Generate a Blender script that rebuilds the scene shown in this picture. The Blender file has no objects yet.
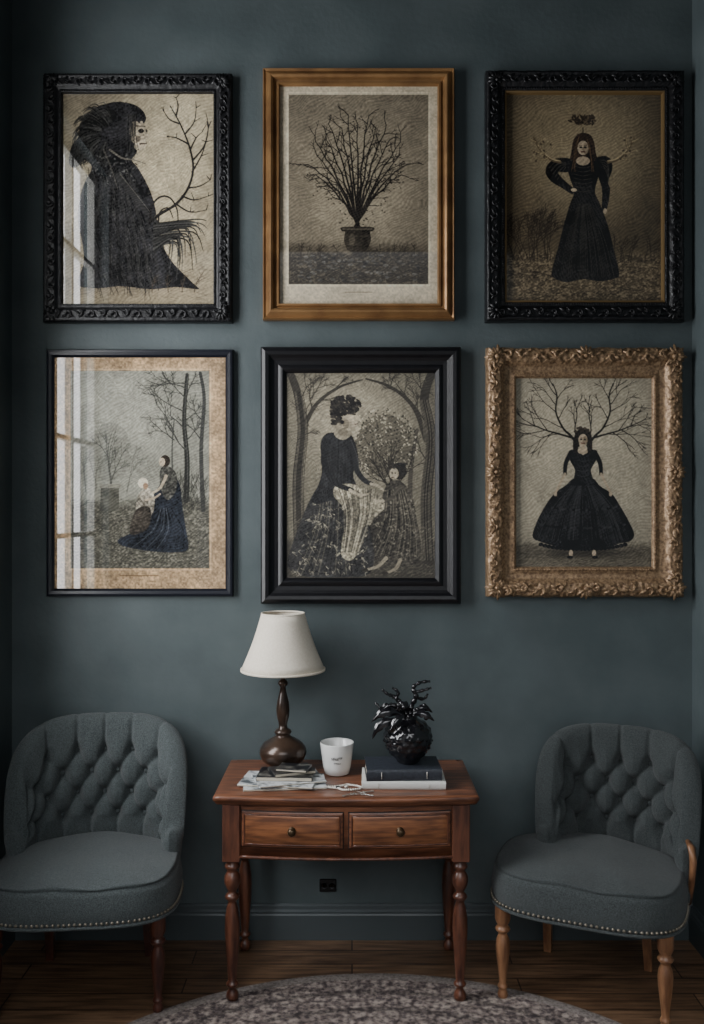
import bpy, math, random
import numpy as np
from mathutils import Vector, noise, Matrix

F=882.0; D=3.8; CH=1.835
def P(px,py,d): return ((px-352)*d/F, d-D, CH-(py-512)*d/F)
def lin(c): return tuple((x/12.92 if x<=0.04045 else ((x+0.055)/1.055)**2.4) for x in c)
def rgb(r,g,b): return lin((r/255,g/255,b/255))
# ---------------------------------------------------------------- materials
def mat(name,col,rough=.6,metal=0,col2=None,scale=20,bump=0,bscale=80,coat=0,coatr=.05,sheen=0,spec=.5,stretch=None,detail=4,lo=.35,hi=.65):
    m=bpy.data.materials.new(name); m.use_nodes=True
    nt=m.node_tree; b=nt.nodes['Principled BSDF']
    b.inputs['Base Color'].default_value=(*col,1); b.inputs['Roughness'].default_value=rough
    b.inputs['Metallic'].default_value=metal; b.inputs['Coat Weight'].default_value=coat
    b.inputs['Coat Roughness'].default_value=coatr; b.inputs['Sheen Weight'].default_value=sheen
    b.inputs['Specular IOR Level'].default_value=spec
    tc=nt.nodes.new('ShaderNodeTexCoord'); mp=nt.nodes.new('ShaderNodeMapping')
    nt.links.new(tc.outputs['Object'],mp.inputs['Vector'])
    if stretch: mp.inputs['Scale'].default_value=stretch
    if col2:
        n=nt.nodes.new('ShaderNodeTexNoise'); n.inputs['Scale'].default_value=scale; n.inputs['Detail'].default_value=detail
        r=nt.nodes.new('ShaderNodeValToRGB'); r.color_ramp.elements[0].color=(*col,1); r.color_ramp.elements[1].color=(*col2,1)
        r.color_ramp.elements[0].position=lo; r.color_ramp.elements[1].position=hi
        nt.links.new(mp.outputs[0],n.inputs['Vector']); nt.links.new(n.outputs['Fac'],r.inputs[0]); nt.links.new(r.outputs[0],b.inputs['Base Color'])
    if bump:
        n2=nt.nodes.new('ShaderNodeTexNoise'); n2.inputs['Scale'].default_value=bscale; n2.inputs['Detail'].default_value=5
        bp=nt.nodes.new('ShaderNodeBump'); bp.inputs['Strength'].default_value=bump; bp.inputs['Distance'].default_value=.004
        nt.links.new(mp.outputs[0],n2.inputs['Vector']); nt.links.new(n2.outputs['Fac'],bp.inputs['Height']); nt.links.new(bp.outputs[0],b.inputs['Normal'])
    return m
M={}
M['wall']=mat('wall_paint',rgb(76,86,88),.56,col2=rgb(89,99,101),scale=3.5,bump=.35,bscale=45,spec=.4,detail=9)
M['trim']=mat('trim_paint',rgb(68,76,79),.42,bump=.1,bscale=40)
M['ceil']=mat('ceiling_paint',rgb(48,52,54),.8)
M['black']=mat('black_lacquer',rgb(15,15,18),.34,col2=rgb(21,21,25),scale=30,bump=.12,bscale=90)
M['blackc']=mat('black_carved',rgb(15,15,17),.36,col2=rgb(28,28,31),scale=60,bump=.4,bscale=120)
M['blackb']=mat('blue_black_paint',rgb(22,25,35),.3,bump=.1)
M['gold']=mat('old_gold',rgb(160,122,80),.36,.45,col2=rgb(126,92,60),scale=9,bump=.1,bscale=100)
M['goldc']=mat('carved_gilt',rgb(178,148,114),.36,.35,col2=rgb(116,92,70),scale=90,bump=.5,bscale=120)
M['liner']=mat('gilt_liner',rgb(130,106,70),.45,.4)
M['fabric']=mat('charcoal_tweed',rgb(56,63,64),.9,col2=rgb(98,106,107),scale=230,bump=1,bscale=380,sheen=.15,detail=3,lo=.3,hi=.75)
M['fabric2']=mat('charcoal_tweed_b',rgb(42,48,49),.9,col2=rgb(78,84,84),scale=230,bump=1,bscale=380,sheen=.12,detail=3,lo=.3,hi=.75)
M['nail']=mat('antique_nail',rgb(140,132,118),.32,.7)
M['legdark']=mat('dark_mahogany',rgb(88,50,38),.3,col2=rgb(54,30,24),scale=14,stretch=(3,3,.6),coat=.3)
M['leglight']=mat('honey_oak',rgb(150,108,76),.38,col2=rgb(104,70,48),scale=14,stretch=(3,3,.5),coat=.2)
M['table']=mat('mahogany_table',rgb(134,85,58),.36,col2=rgb(82,50,36),scale=9,stretch=(.7,7,7),bump=.1,coat=.22,coatr=.25,detail=8)
M['tablev']=mat('mahogany_turned',rgb(108,66,48),.34,col2=rgb(64,37,28),scale=9,stretch=(5,5,.8),coat=.3,coatr=.2)
M['drawer']=mat('drawer_veneer',rgb(146,94,60),.38,col2=rgb(92,56,37),scale=8,stretch=(.8,8,9),coat=.2,coatr=.25,detail=8)
M['gap']=mat('drawer_shadow_gap',rgb(30,16,12),.7)
M['bronze']=mat('dark_bronze_lamp',rgb(82,64,52),.28,.35,col2=rgb(48,37,31),scale=12,coat=.3)
M['knob']=mat('dark_brass_knob',rgb(80,64,46),.3,.6)
M['shade']=mat('cream_linen_shade',rgb(240,231,215),.85,col2=rgb(232,222,204),scale=120,bump=.3,bscale=300)
M['ceramic']=mat('white_glaze',rgb(230,230,227),.18,coat=.3)
M['ink']=mat('ink',rgb(40,38,38),.6)
M['bookb']=mat('black_book_cloth',rgb(40,44,52),.5,col2=rgb(54,59,68),scale=70,bump=.3)
M['bookw']=mat('pale_book_cover',rgb(210,210,205),.6)
M['pages']=mat('paper_edges',rgb(205,196,178),.8,col2=rgb(166,158,142),scale=60,stretch=(.2,.2,8))
M['mag1']=mat('magazine_print',rgb(205,208,208),.45,col2=rgb(84,90,94),scale=26,detail=6,lo=.45,hi=.62)
M['mag2']=mat('dark_magazine_cover',rgb(30,31,34),.35,col2=rgb(120,118,110),scale=22,lo=.5,hi=.75)
M['vase']=mat('black_glazed_clay',rgb(15,15,18),.16,col2=rgb(28,27,31),scale=40,bump=.3,bscale=60,coat=.6)
M['pearl']=mat('pearl_bead',rgb(215,210,200),.25,.1)
M['steel']=mat('key_steel',rgb(170,168,162),.3,.7)
M['outlet']=mat('black_bakelite',rgb(16,17,19),.35)
M['white']=mat('window_paint',rgb(190,190,184),.5)

# ---------------------------------------------------------------- mesh builder
class MB:
    def __init__(s): s.v=[]; s.f=[]; s.m=[]; s.sm=[]; s.mats=[]
    def mi(s,name):
        if name not in s.mats: s.mats.append(name)
        return s.mats.index(name)
    def add(s,vs,fs,mt,smooth=True,T=None):
        o=len(s.v); k=s.mi(mt)
        s.v+= [tuple(T@Vector(p)) for p in vs] if T is not None else [tuple(p) for p in vs]
        for f in fs: s.f.append(tuple(i+o for i in f)); s.m.append(k); s.sm.append(smooth)
    def grid(s,rows,mt,closeu=False,closev=False,smooth=True,T=None,flip=False):
        n=len(rows); c=len(rows[0]); vs=[p for r in rows for p in r]; fs=[]
        for i in range(n if closeu else n-1):
            for j in range(c if closev else c-1):
                a=i*c+j; b=i*c+(j+1)%c; d=((i+1)%n)*c+j; e=((i+1)%n)*c+(j+1)%c
                fs.append((a,d,e,b) if flip else (a,b,e,d))
        s.add(vs,fs,mt,smooth,T)
    def lathe(s,prof,mt,loc=(0,0,0),seg=32,T=None,smooth=True):
        rows=[[(loc[0]+r*math.cos(2*math.pi*k/seg),loc[1]+r*math.sin(2*math.pi*k/seg),loc[2]+z) for k in range(seg)] for r,z in prof]
        s.grid(rows,mt,closev=True,T=T,smooth=smooth)
    def box(s,c,h,mt,bev=.003,T=None,rot=0):
        hx,hy,hz=h; b=min(bev,hx*.9,hy*.9,hz*.9)
        R=Matrix.Translation(c)@Matrix.Rotation(rot,4,'Z')
        if T is not None: R=T@R
        vs=[];fs=[];idx={}
        for sx in(-1,1):
            for sy in(-1,1):
                for sz in(-1,1):
                    for a,(dx,dy,dz) in enumerate(((0,b,b),(b,0,b),(b,b,0))):
                        idx[(sx,sy,sz,a)]=len(vs); vs.append((sx*(hx-dx),sy*(hy-dy),sz*(hz-dz)))
        I=lambda x,y,z,a:idx[(x,y,z,a)]
        for sg in(-1,1):
            fs.append((I(sg,-1,-1,0),I(sg,1,-1,0),I(sg,1,1,0),I(sg,-1,1,0)))
            fs.append((I(-1,sg,-1,1),I(1,sg,-1,1),I(1,sg,1,1),I(-1,sg,1,1)))
            fs.append((I(-1,-1,sg,2),I(1,-1,sg,2),I(1,1,sg,2),I(-1,1,sg,2)))
            for s2 in(-1,1):
                fs.append((I(sg,s2,-1,0),I(sg,s2,1,0),I(sg,s2,1,1),I(sg,s2,-1,1)))
                fs.append((I(sg,-1,s2,0),I(sg,1,s2,0),I(sg,1,s2,2),I(sg,-1,s2,2)))
                fs.append((I(-1,sg,s2,1),I(1,sg,s2,1),I(1,sg,s2,2),I(-1,sg,s2,2)))
                for s3 in(-1,1): fs.append((I(sg,s2,s3,0),I(sg,s2,s3,1),I(sg,s2,s3,2)))
        s.add(vs,fs,mt,False,R)
    def tube(s,pts,rad,mt,seg=8,T=None,cap=True):
        pts=[Vector(p) for p in pts]; n=len(pts)
        if not hasattr(rad,'__len__'): rad=[rad]*n
        rows=[]; up=Vector((0.13,0.2,1)).normalized()
        for i,p in enumerate(pts):
            t=(pts[min(i+1,n-1)]-pts[max(i-1,0)]).normalized()
            a=t.cross(up)
            if a.length<.05: a=t.cross(Vector((1,0,0)))
            a.normalize(); b=t.cross(a)
            rows.append([tuple(p+a*rad[i]*math.cos(2*math.pi*k/seg)+b*rad[i]*math.sin(2*math.pi*k/seg)) for k in range(seg)])
        if cap:
            rows=[[tuple(pts[0])]*seg]+rows+[[tuple(pts[-1])]*seg]
        s.grid(rows,mt,closev=True,T=T)
    def ball(s,c,r,mt,seg=10,rings=6,sc=(1,1,1),T=None):
        rows=[[(c[0]+r*sc[0]*math.sin(math.pi*i/rings)*math.cos(2*math.pi*k/seg),c[1]+r*sc[1]*math.sin(math.pi*i/rings)*math.sin(2*math.pi*k/seg),c[2]+r*sc[2]*math.cos(math.pi*i/rings)) for k in range(seg)] for i in range(rings+1)]
        s.grid(rows,mt,closev=True,T=T)
    def obj(s,name,parent=None,loc=(0,0,0),rz=0,fix=True):
        me=bpy.data.meshes.new(name); me.from_pydata(s.v,[],s.f); 
        for k in s.mats: me.materials.append(M[k])
        me.polygons.foreach_set('material_index',s.m); me.polygons.foreach_set('use_smooth',s.sm)
        if fix:
            import bmesh
            bm=bmesh.new(); bm.from_mesh(me); bmesh.ops.remove_doubles(bm,verts=bm.verts,dist=1e-6)
            bmesh.ops.recalc_face_normals(bm,faces=bm.faces); bm.to_mesh(me); bm.free()
        me.update()
        o=bpy.data.objects.new(name,me); bpy.context.scene.collection.objects.link(o)
        o.location=loc; o.rotation_euler=(0,0,rz)
        if parent: o.parent=parent
        return o
def empty(name,loc=(0,0,0),rz=0):
    o=bpy.data.objects.new(name,None); o.empty_display_size=.1; o.location=loc; o.rotation_euler=(0,0,rz)
    bpy.context.scene.collection.objects.link(o); return o

# ---------------------------------------------------------------- room
RX=1.465; YF=-4.6; ZC=4.3
def wallbox(name,x0,x1,y0,y1,z0,z1,m='wall'):
    b=MB(); b.box(((x0+x1)/2,(y0+y1)/2,(z0+z1)/2),((x1-x0)/2,(y1-y0)/2,(z1-z0)/2),m,bev=.0005); return b
wallbox('w',-RX-.15,RX+.15,0,.15,0,ZC).obj('wall_back')
wallbox('w',RX,RX+.15,YF,0,0,ZC).obj('wall_right')
WY0,WY1,WZ0,WZ1=-1.55,-.62,1.15,3.85
lw=MB()
for (y0,y1,z0,z1) in ((YF,WY0,0,ZC),(WY1,0,0,ZC),(WY0,WY1,0,WZ0),(WY0,WY1,WZ1,ZC)):
    lw.box((-RX-.075,(y0+y1)/2,(z0+z1)/2),(.075,(y1-y0)/2,(z1-z0)/2),'wall',bev=.0001)
lw.obj('wall_left')
wallbox('c',-RX-.15,RX+.15,YF,.15,ZC,ZC+.1,'ceil').obj('ceiling')
wb=MB()
xc=-RX-.09
for y in (WY0+.03,WY1-.03,(WY0+WY1)/2): wb.box((xc,y,(WZ0+WZ1)/2),(.022,.03 if y!=(WY0+WY1)/2 else .014,(WZ1-WZ0)/2),'white')
for k in range(6):
    z=WZ0+.03+(WZ1-WZ0-.06)*k/5; wb.box((xc,(WY0+WY1)/2,z),(.022,(WY1-WY0)/2,.03 if k in(0,5) else .013),'white')
wb.box((-RX+.0,(WY0+WY1)/2,WZ0-.015),(.06,(WY1-WY0)/2+.05,.015),'white')
wb.obj('window_1')
# floor planks
mf=mat('oak_floorboards',rgb(140,110,84),.4,col2=rgb(88,66,49),scale=6,stretch=(.8,9,1),bump=.2,bscale=30,coat=.15,coatr=.25,detail=8)
nt=mf.node_tree; bs=nt.nodes['Principled BSDF']; rmp=[n for n in nt.nodes if n.type=='VALTORGB'][0]
tc=[n for n in nt.nodes if n.type=='TEX_COORD'][0]
br=nt.nodes.new('ShaderNodeTexBrick'); br.inputs['Scale'].default_value=1; br.inputs['Brick Width'].default_value=1.3; br.inputs['Row Height'].default_value=.11
br.inputs['Mortar Size'].default_value=.003; br.inputs['Color1'].default_value=(1,1,1,1); br.inputs['Color2'].default_value=(.62,.6,.58,1); br.inputs['Mortar'].default_value=(.08,.07,.06,1)
mx=nt.nodes.new('ShaderNodeMixRGB'); mx.blend_type='MULTIPLY'; mx.inputs[0].default_value=1
nt.links.new(tc.outputs['Object'],br.inputs['Vector']); nt.links.new(rmp.outputs[0],mx.inputs[1]); nt.links.new(br.outputs[0],mx.inputs[2]); nt.links.new(mx.outputs[0],bs.inputs['Base Color'])
M['floor']=mf
wallbox('f',-RX-.15,RX+.15,YF,.15,-.1,0,'floor').obj('floor')
def baseb(name,p0,p1,nrm):
    prof=[(0,0),(.022,0),(.022,.105),(.018,.112),(.018,.120),(.012,.128),(.010,.142),(.004,.150),(0,.150)]
    b=MB(); rows=[]
    for p in (p0,p1): rows.append([(p[0]+nrm[0]*a,p[1]+nrm[1]*a,z) for a,z in prof])
    b.grid(rows,'trim',smooth=False); b.add(rows[0],[tuple(range(9))],'trim',False); b.add(rows[1],[tuple(range(9))],'trim',False)
    b.obj(name)
baseb('baseboard_back',(-RX,0),(RX,0),(0,-1)); baseb('baseboard_left',(-RX,YF),(-RX,-.022),(1,0)); baseb('baseboard_right',(RX,YF),(RX,-.022),(-1,0))

# rug: speckled pile with woven ring motifs and border
mr=mat('grey_beige_patterned_rug',rgb(168,157,149),.95,col2=rgb(84,75,76),scale=52,bump=1,bscale=180,detail=8,lo=.38,hi=.62)
nt=mr.node_tree; N=nt.nodes; L=nt.links; bs=N['Principled BSDF']; rmp=[n for n in N if n.type=='VALTORGB'][0]; tc=[n for n in N if n.type=='TEX_COORD'][0]
vo=N.new('ShaderNodeTexVoronoi'); vo.inputs['Scale'].default_value=15; vo.feature='DISTANCE_TO_EDGE'
r2=N.new('ShaderNodeValToRGB'); r2.color_ramp.elements[0].position=.03; r2.color_ramp.elements[0].color=(.42,.37,.38,1); r2.color_ramp.elements[1].position=.18; r2.color_ramp.elements[1].color=(1,.98,.95,1)
mx=N.new('ShaderNodeMixRGB'); mx.blend_type='MULTIPLY'; mx.inputs[0].default_value=.8
ln=N.new('ShaderNodeVectorMath'); ln.operation='LENGTH'; L.new(tc.outputs['Object'],ln.inputs[0])
r3=N.new('ShaderNodeValToRGB'); cr=r3.color_ramp; cr.interpolation='LINEAR'
mrg=N.new('ShaderNodeMapRange'); mrg.inputs['From Min'].default_value=.9; mrg.inputs['From Max'].default_value=1.31; L.new(ln.outputs['Value'],mrg.inputs['Value']); L.new(mrg.outputs[0],r3.inputs[0])
cr.elements[0].position=0; cr.elements[0].color=(.9,.88,.87,1); cr.elements[1].position=1; cr.elements[1].color=(1,1,1,1)
for p,c in ((.34,.92),(.36,.55),(.40,.55),(.42,1.0),(.62,.95),(.64,.6),(.68,.6),(.70,1.0),(.88,1.0)):
    e_=cr.elements.new(p); e_.color=(c,c*.98,c*.97,1)
mx2=N.new('ShaderNodeMixRGB'); mx2.blend_type='MULTIPLY'; mx2.inputs[0].default_value=.9
L.new(tc.outputs['Object'],vo.inputs['Vector']); L.new(vo.outputs['Distance'],r2.inputs[0]); L.new(rmp.outputs[0],mx.inputs[1]); L.new(r2.outputs[0],mx.inputs[2]); L.new(mx.outputs[0],mx2.inputs[1]); L.new(r3.outputs[0],mx2.inputs[2]); L.new(mx2.outputs[0],bs.inputs['Base Color'])
M['rug']=mr; M['rugedge']=mat('rug_binding',rgb(140,130,124),.95,col2=rgb(104,96,92),scale=90,bump=.8)
rb=MB(); R=1.31
prf=[(0,.006)]
r=.25
while r<R-.06: prf+= [(r,.006),(r+.004,.0045),(r+.008,.006)]; r+=.042
prf.append((R-.05,.006))
rb.lathe(prf,'rug',seg=160); rb.lathe([(R-.05,.006),(R-.045,.0075),(R-.006,.0075),(R,.004),(R,0)],'rugedge',seg=160)
rb.obj('round_rug',loc=(.08,-1.610,0.0005))

# ---------------------------------------------------------------- artwork raster
def vnoise(h,w,sc,octs=4,seed=0):
    r=np.random.RandomState(seed); out=np.zeros((h,w)); amp=1;tot=0
    for o in range(octs):
        gh=max(2,int(h/sc)+2); gw=max(2,int(w/sc)+2); g=r.rand(gh,gw)
        y=np.linspace(0,gh-1.001,h); x=np.linspace(0,gw-1.001,w); yi=y.astype(int); xi=x.astype(int); fy=(y-yi)[:,None]; fx=(x-xi)[None]
        fy=fy*fy*(3-2*fy); fx=fx*fx*(3-2*fx)
        a=g[yi][:,xi]; b=g[yi][:,xi+1]; c=g[yi+1][:,xi]; d=g[yi+1][:,xi+1]
        out+=amp*((a*(1-fx)+b*fx)*(1-fy)+(c*(1-fx)+d*fx)*fy); tot+=amp; amp*=.55; sc=max(1.5,sc/2)
    return out/tot
SS=4
class Art:
    def __init__(s,x0,y0,x1,y1,col,seed=1):
        s.x0,s.y0,s.x1,s.y1=x0,y0,x1,y1; s.W=int((x1-x0)*SS); s.H=int((y1-y0)*SS); s.im=np.zeros((s.H,s.W,3))+np.array(col)
        s.n=vnoise(s.H,s.W,60,5,seed); s.nf=vnoise(s.H,s.W,7,2,seed+5); s.nd=vnoise(s.H,s.W,80,2,seed+9)
        s.Y,s.X=np.mgrid[0:s.H,0:s.W]; s.X=s.x0+(s.X+.5)/SS; s.Y=s.y0+(s.Y+.5)/SS; s.msk=np.ones((s.H,s.W))
    def wash(s,mask,col,a=1):
        m=np.clip(mask,0,1)[...,None]*a; s.im=s.im*(1-m)+np.array(col)*m
    def glow(s,cx,cy,rx,ry,col,a=1,p=1):
        d=((s.X-cx)/rx)**2+((s.Y-cy)/ry)**2; s.wash(np.exp(-d**p),col,a)
    def sub(s,xa,ya,xb,yb):
        i0=max(0,int((ya-s.y0)*SS)-2); i1=min(s.H,int((yb-s.y0)*SS)+3); j0=max(0,int((xa-s.x0)*SS)-2); j1=min(s.W,int((xb-s.x0)*SS)+3)
        return (slice(i0,i1),slice(j0,j1)) if i1>i0 and j1>j0 else None
    def poly(s,pts,col,a=1,sm=True,tex=.0,grain=0):
        p=np.array(pts,float)
        if sm:
            q=[];n=len(p)
            for i in range(n):
                a0,a1,a2,a3=p[i-1],p[i],p[(i+1)%n],p[(i+2)%n]
                for k in range(6):
                    t=k/6; q.append(.5*((2*a1)+(-a0+a2)*t+(2*a0-5*a1+4*a2-a3)*t*t+(-a0+3*a1-3*a2+a3)*t**3))
            p=np.array(q)
        sl=s.sub(p[:,0].min(),p[:,1].min(),p[:,0].max(),p[:,1].max())
        if sl is None: return
        X=s.X[sl];Y=s.Y[sl]; ins=np.zeros(X.shape,bool); n=len(p)
        for i in range(n):
            xa,ya=p[i]; xb,yb=p[(i+1)%n]
            if ya==yb: continue
            c=((ya>Y)!=(yb>Y))&(X<(xb-xa)*(Y-ya)/(yb-ya)+xa); ins^=c
        c=np.array(col)[None,None]*(1+tex*2*(s.n[sl]-.5)[...,None]+grain*2*(s.nf[sl]-.5)[...,None])
        m=ins[...,None]*a; s.im[sl]=s.im[sl]*(1-m)+c*m
    def ell(s,cx,cy,rx,ry,col,a=1,rot=0,**k):
        s.poly([(cx+rx*math.cos(t)*math.cos(rot)-ry*math.sin(t)*math.sin(rot),cy+rx*math.cos(t)*math.sin(rot)+ry*math.sin(t)*math.cos(rot)) for t in np.linspace(0,2*math.pi,17)[:-1]],col,a,sm=False,**k)
    def seg(s,a,b,ra,rb,col,al=1):
        r=max(ra,rb)+.5; sl=s.sub(min(a[0],b[0])-r,min(a[1],b[1])-r,max(a[0],b[0])+r,max(a[1],b[1])+r)
        if sl is None: return
        X=s.X[sl];Y=s.Y[sl]; dx,dy=b[0]-a[0],b[1]-a[1]; L=dx*dx+dy*dy+1e-9
        t=np.clip(((X-a[0])*dx+(Y-a[1])*dy)/L,0,1); d=np.hypot(X-a[0]-t*dx,Y-a[1]-t*dy); rr=ra+(rb-ra)*t
        m=(np.clip((rr-d)*SS+.5,0,1)*al)[...,None]; s.im[sl]=s.im[sl]*(1-m)+np.array(col)*m
    def line(s,pts,w0,w1,col,al=1,sm=True):
        p=np.array(pts,float)
        if sm and len(p)>2:
            q=[];n=len(p)
            for i in range(n-1):
                a0,a1,a2,a3=p[max(i-1,0)],p[i],p[i+1],p[min(i+2,n-1)]
                for k in range(5):
                    t=k/5; q.append(.5*((2*a1)+(-a0+a2)*t+(2*a0-5*a1+4*a2-a3)*t*t+(-a0+3*a1-3*a2+a3)*t**3))
            q.append(p[-1]); p=np.array(q)
        n=len(p)-1
        for i in range(n): s.seg(p[i],p[i+1],(w0+(w1-w0)*i/n)/2,(w0+(w1-w0)*(i+1)/n)/2,col,al)
    def tree(s,x,y,ang,L,w,dep,col,rng,spread=.5,al=1,kids=3,shr=.68,curl=.25):
        if dep==0 or L<1.5: return
        n=4; pts=[(x,y)]; a=ang
        for i in range(n):
            a+=rng.uniform(-curl,curl)*.6; pts.append((pts[-1][0]+math.cos(a)*L/n,pts[-1][1]-math.sin(a)*L/n))
        s.line(pts,w,w*.55,col,al)
        for k in range(kids):
            t=rng.randint(2,n) if k else n
            s.tree(*pts[t],a+rng.uniform(-spread,spread)+(spread*.5 if k%2 else -spread*.5),L*shr*rng.uniform(.75,1.15),max(w*.6,.35),dep-1,col,rng,spread,al,kids,shr,curl)
    def scratch(s,box,n,col,al,L,ang,rng,w=.5,jit=.5,test=None):
        for i in range(n):
            x=rng.uniform(box[0],box[2]);y=rng.uniform(box[1],box[3])
            if test and not test(x,y): continue
            a=ang+rng.uniform(-jit,jit); l=L*rng.uniform(.4,1.2)
            s.seg((x,y),(x+math.cos(a)*l,y-math.sin(a)*l),w/2,w/4,col,al*rng.uniform(.4,1))
    def engrave(s,n,box,rng,L=5,al=.4,lo=.6,hi=1.4,add=.03):
        for i in range(n):
            x=rng.uniform(box[0],box[2]);y=rng.uniform(box[1],box[3])
            r=min(s.H-1,max(0,int((y-s.y0)*SS))); c=min(s.W-1,max(0,int((x-s.x0)*SS)))
            col=s.im[r,c]; a=s.nd[r,c]*9+rng.uniform(-.3,.3)
            k=col*lo if rng.random()<.5 else np.minimum(col*hi+add,.95)
            l=L*rng.uniform(.4,1.2); s.seg((x,y),(x+math.cos(a)*l,y-math.sin(a)*l),.3,.15,k,al*rng.uniform(.4,1))
    def mesh(s,name,parent,d,gain=1.0,gam=1.12):
        lum=s.im.mean(-1,keepdims=True); M3=s.msk[...,None]
        ph=s.X*1.15+s.Y*1.9+s.nd*26; ph2=s.X*1.9-s.Y*1.0+s.n*14
        h=(.5+.5*np.sin(ph))[...,None]; h2=(.5+.5*np.sin(ph2))[...,None]
        mid=np.clip(1.15-lum*1.1,0,1); dk=np.clip((.24-lum)*6,0,1)
        im=s.im*(1-M3*.24*mid*h)+M3*dk*(.08*h2*np.clip(s.n*3-1,0,1)[...,None]+.01)
        im=im*(1+.26*(s.nf-.5)[...,None]+.24*(s.n-.5)[...,None])
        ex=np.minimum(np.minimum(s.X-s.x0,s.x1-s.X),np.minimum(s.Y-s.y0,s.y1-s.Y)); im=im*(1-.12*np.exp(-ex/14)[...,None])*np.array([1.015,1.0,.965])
        H2,W2=s.H//2,s.W//2; im=im[:H2*2,:W2*2].reshape(H2,2,W2,2,3).mean((1,3)); im=np.clip(im,0,1)**gam
        l=np.where(im<=.04045,im/12.92,((im+.055)/1.055)**2.4)*gain
        xs=np.linspace(s.x0,s.x1,W2); ys=np.linspace(s.y0,s.y1,H2)
        wx=(xs-352)*d/F; wz=CH-(ys-512)*d/F
        co=np.zeros((H2,W2,3),np.float32); co[...,0]=wx[None]; co[...,1]=d-D; co[...,2]=wz[:,None]
        idx=np.arange(H2*W2).reshape(H2,W2)
        q=np.stack([idx[:-1,:-1],idx[1:,:-1],idx[1:,1:],idx[:-1,1:]],-1).reshape(-1,4).astype(np.int32)
        me=bpy.data.meshes.new(name); me.vertices.add(H2*W2); me.vertices.foreach_set('co',co.ravel())
        me.loops.add(q.size); me.loops.foreach_set('vertex_index',q.ravel()); me.polygons.add(len(q))
        me.polygons.foreach_set('loop_start',np.arange(0,q.size,4,dtype=np.int32)); me.update(calc_edges=True)
        at=me.color_attributes.new('Col','FLOAT_COLOR','POINT'); c=np.ones((H2*W2,4),np.float32); c[:,:3]=np.clip(l.reshape(-1,3),0,.85); at.data.foreach_set('color',c.ravel())
        me.materials.append(M['print']); o=bpy.data.objects.new(name,me); bpy.context.scene.collection.objects.link(o); o.parent=parent
        o.matrix_parent_inverse=Matrix.Translation(-Vector(parent.location)); return o
mp_=bpy.data.materials.new('print_under_glass'); mp_.use_nodes=True; nt=mp_.node_tree; bs=nt.nodes['Principled BSDF']
ca=nt.nodes.new('ShaderNodeVertexColor'); ca.layer_name='Col'; nt.links.new(ca.outputs[0],bs.inputs['Base Color'])
bs.inputs['Roughness'].default_value=.8; bs.inputs['Specular IOR Level'].default_value=.1; bs.inputs['Coat Weight'].default_value=1; bs.inputs['Coat Roughness'].default_value=.02; bs.inputs['Coat IOR'].default_value=1.66
M['print']=mp_
def C(r,g,b): return (r/255,g/255,b/255)

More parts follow.
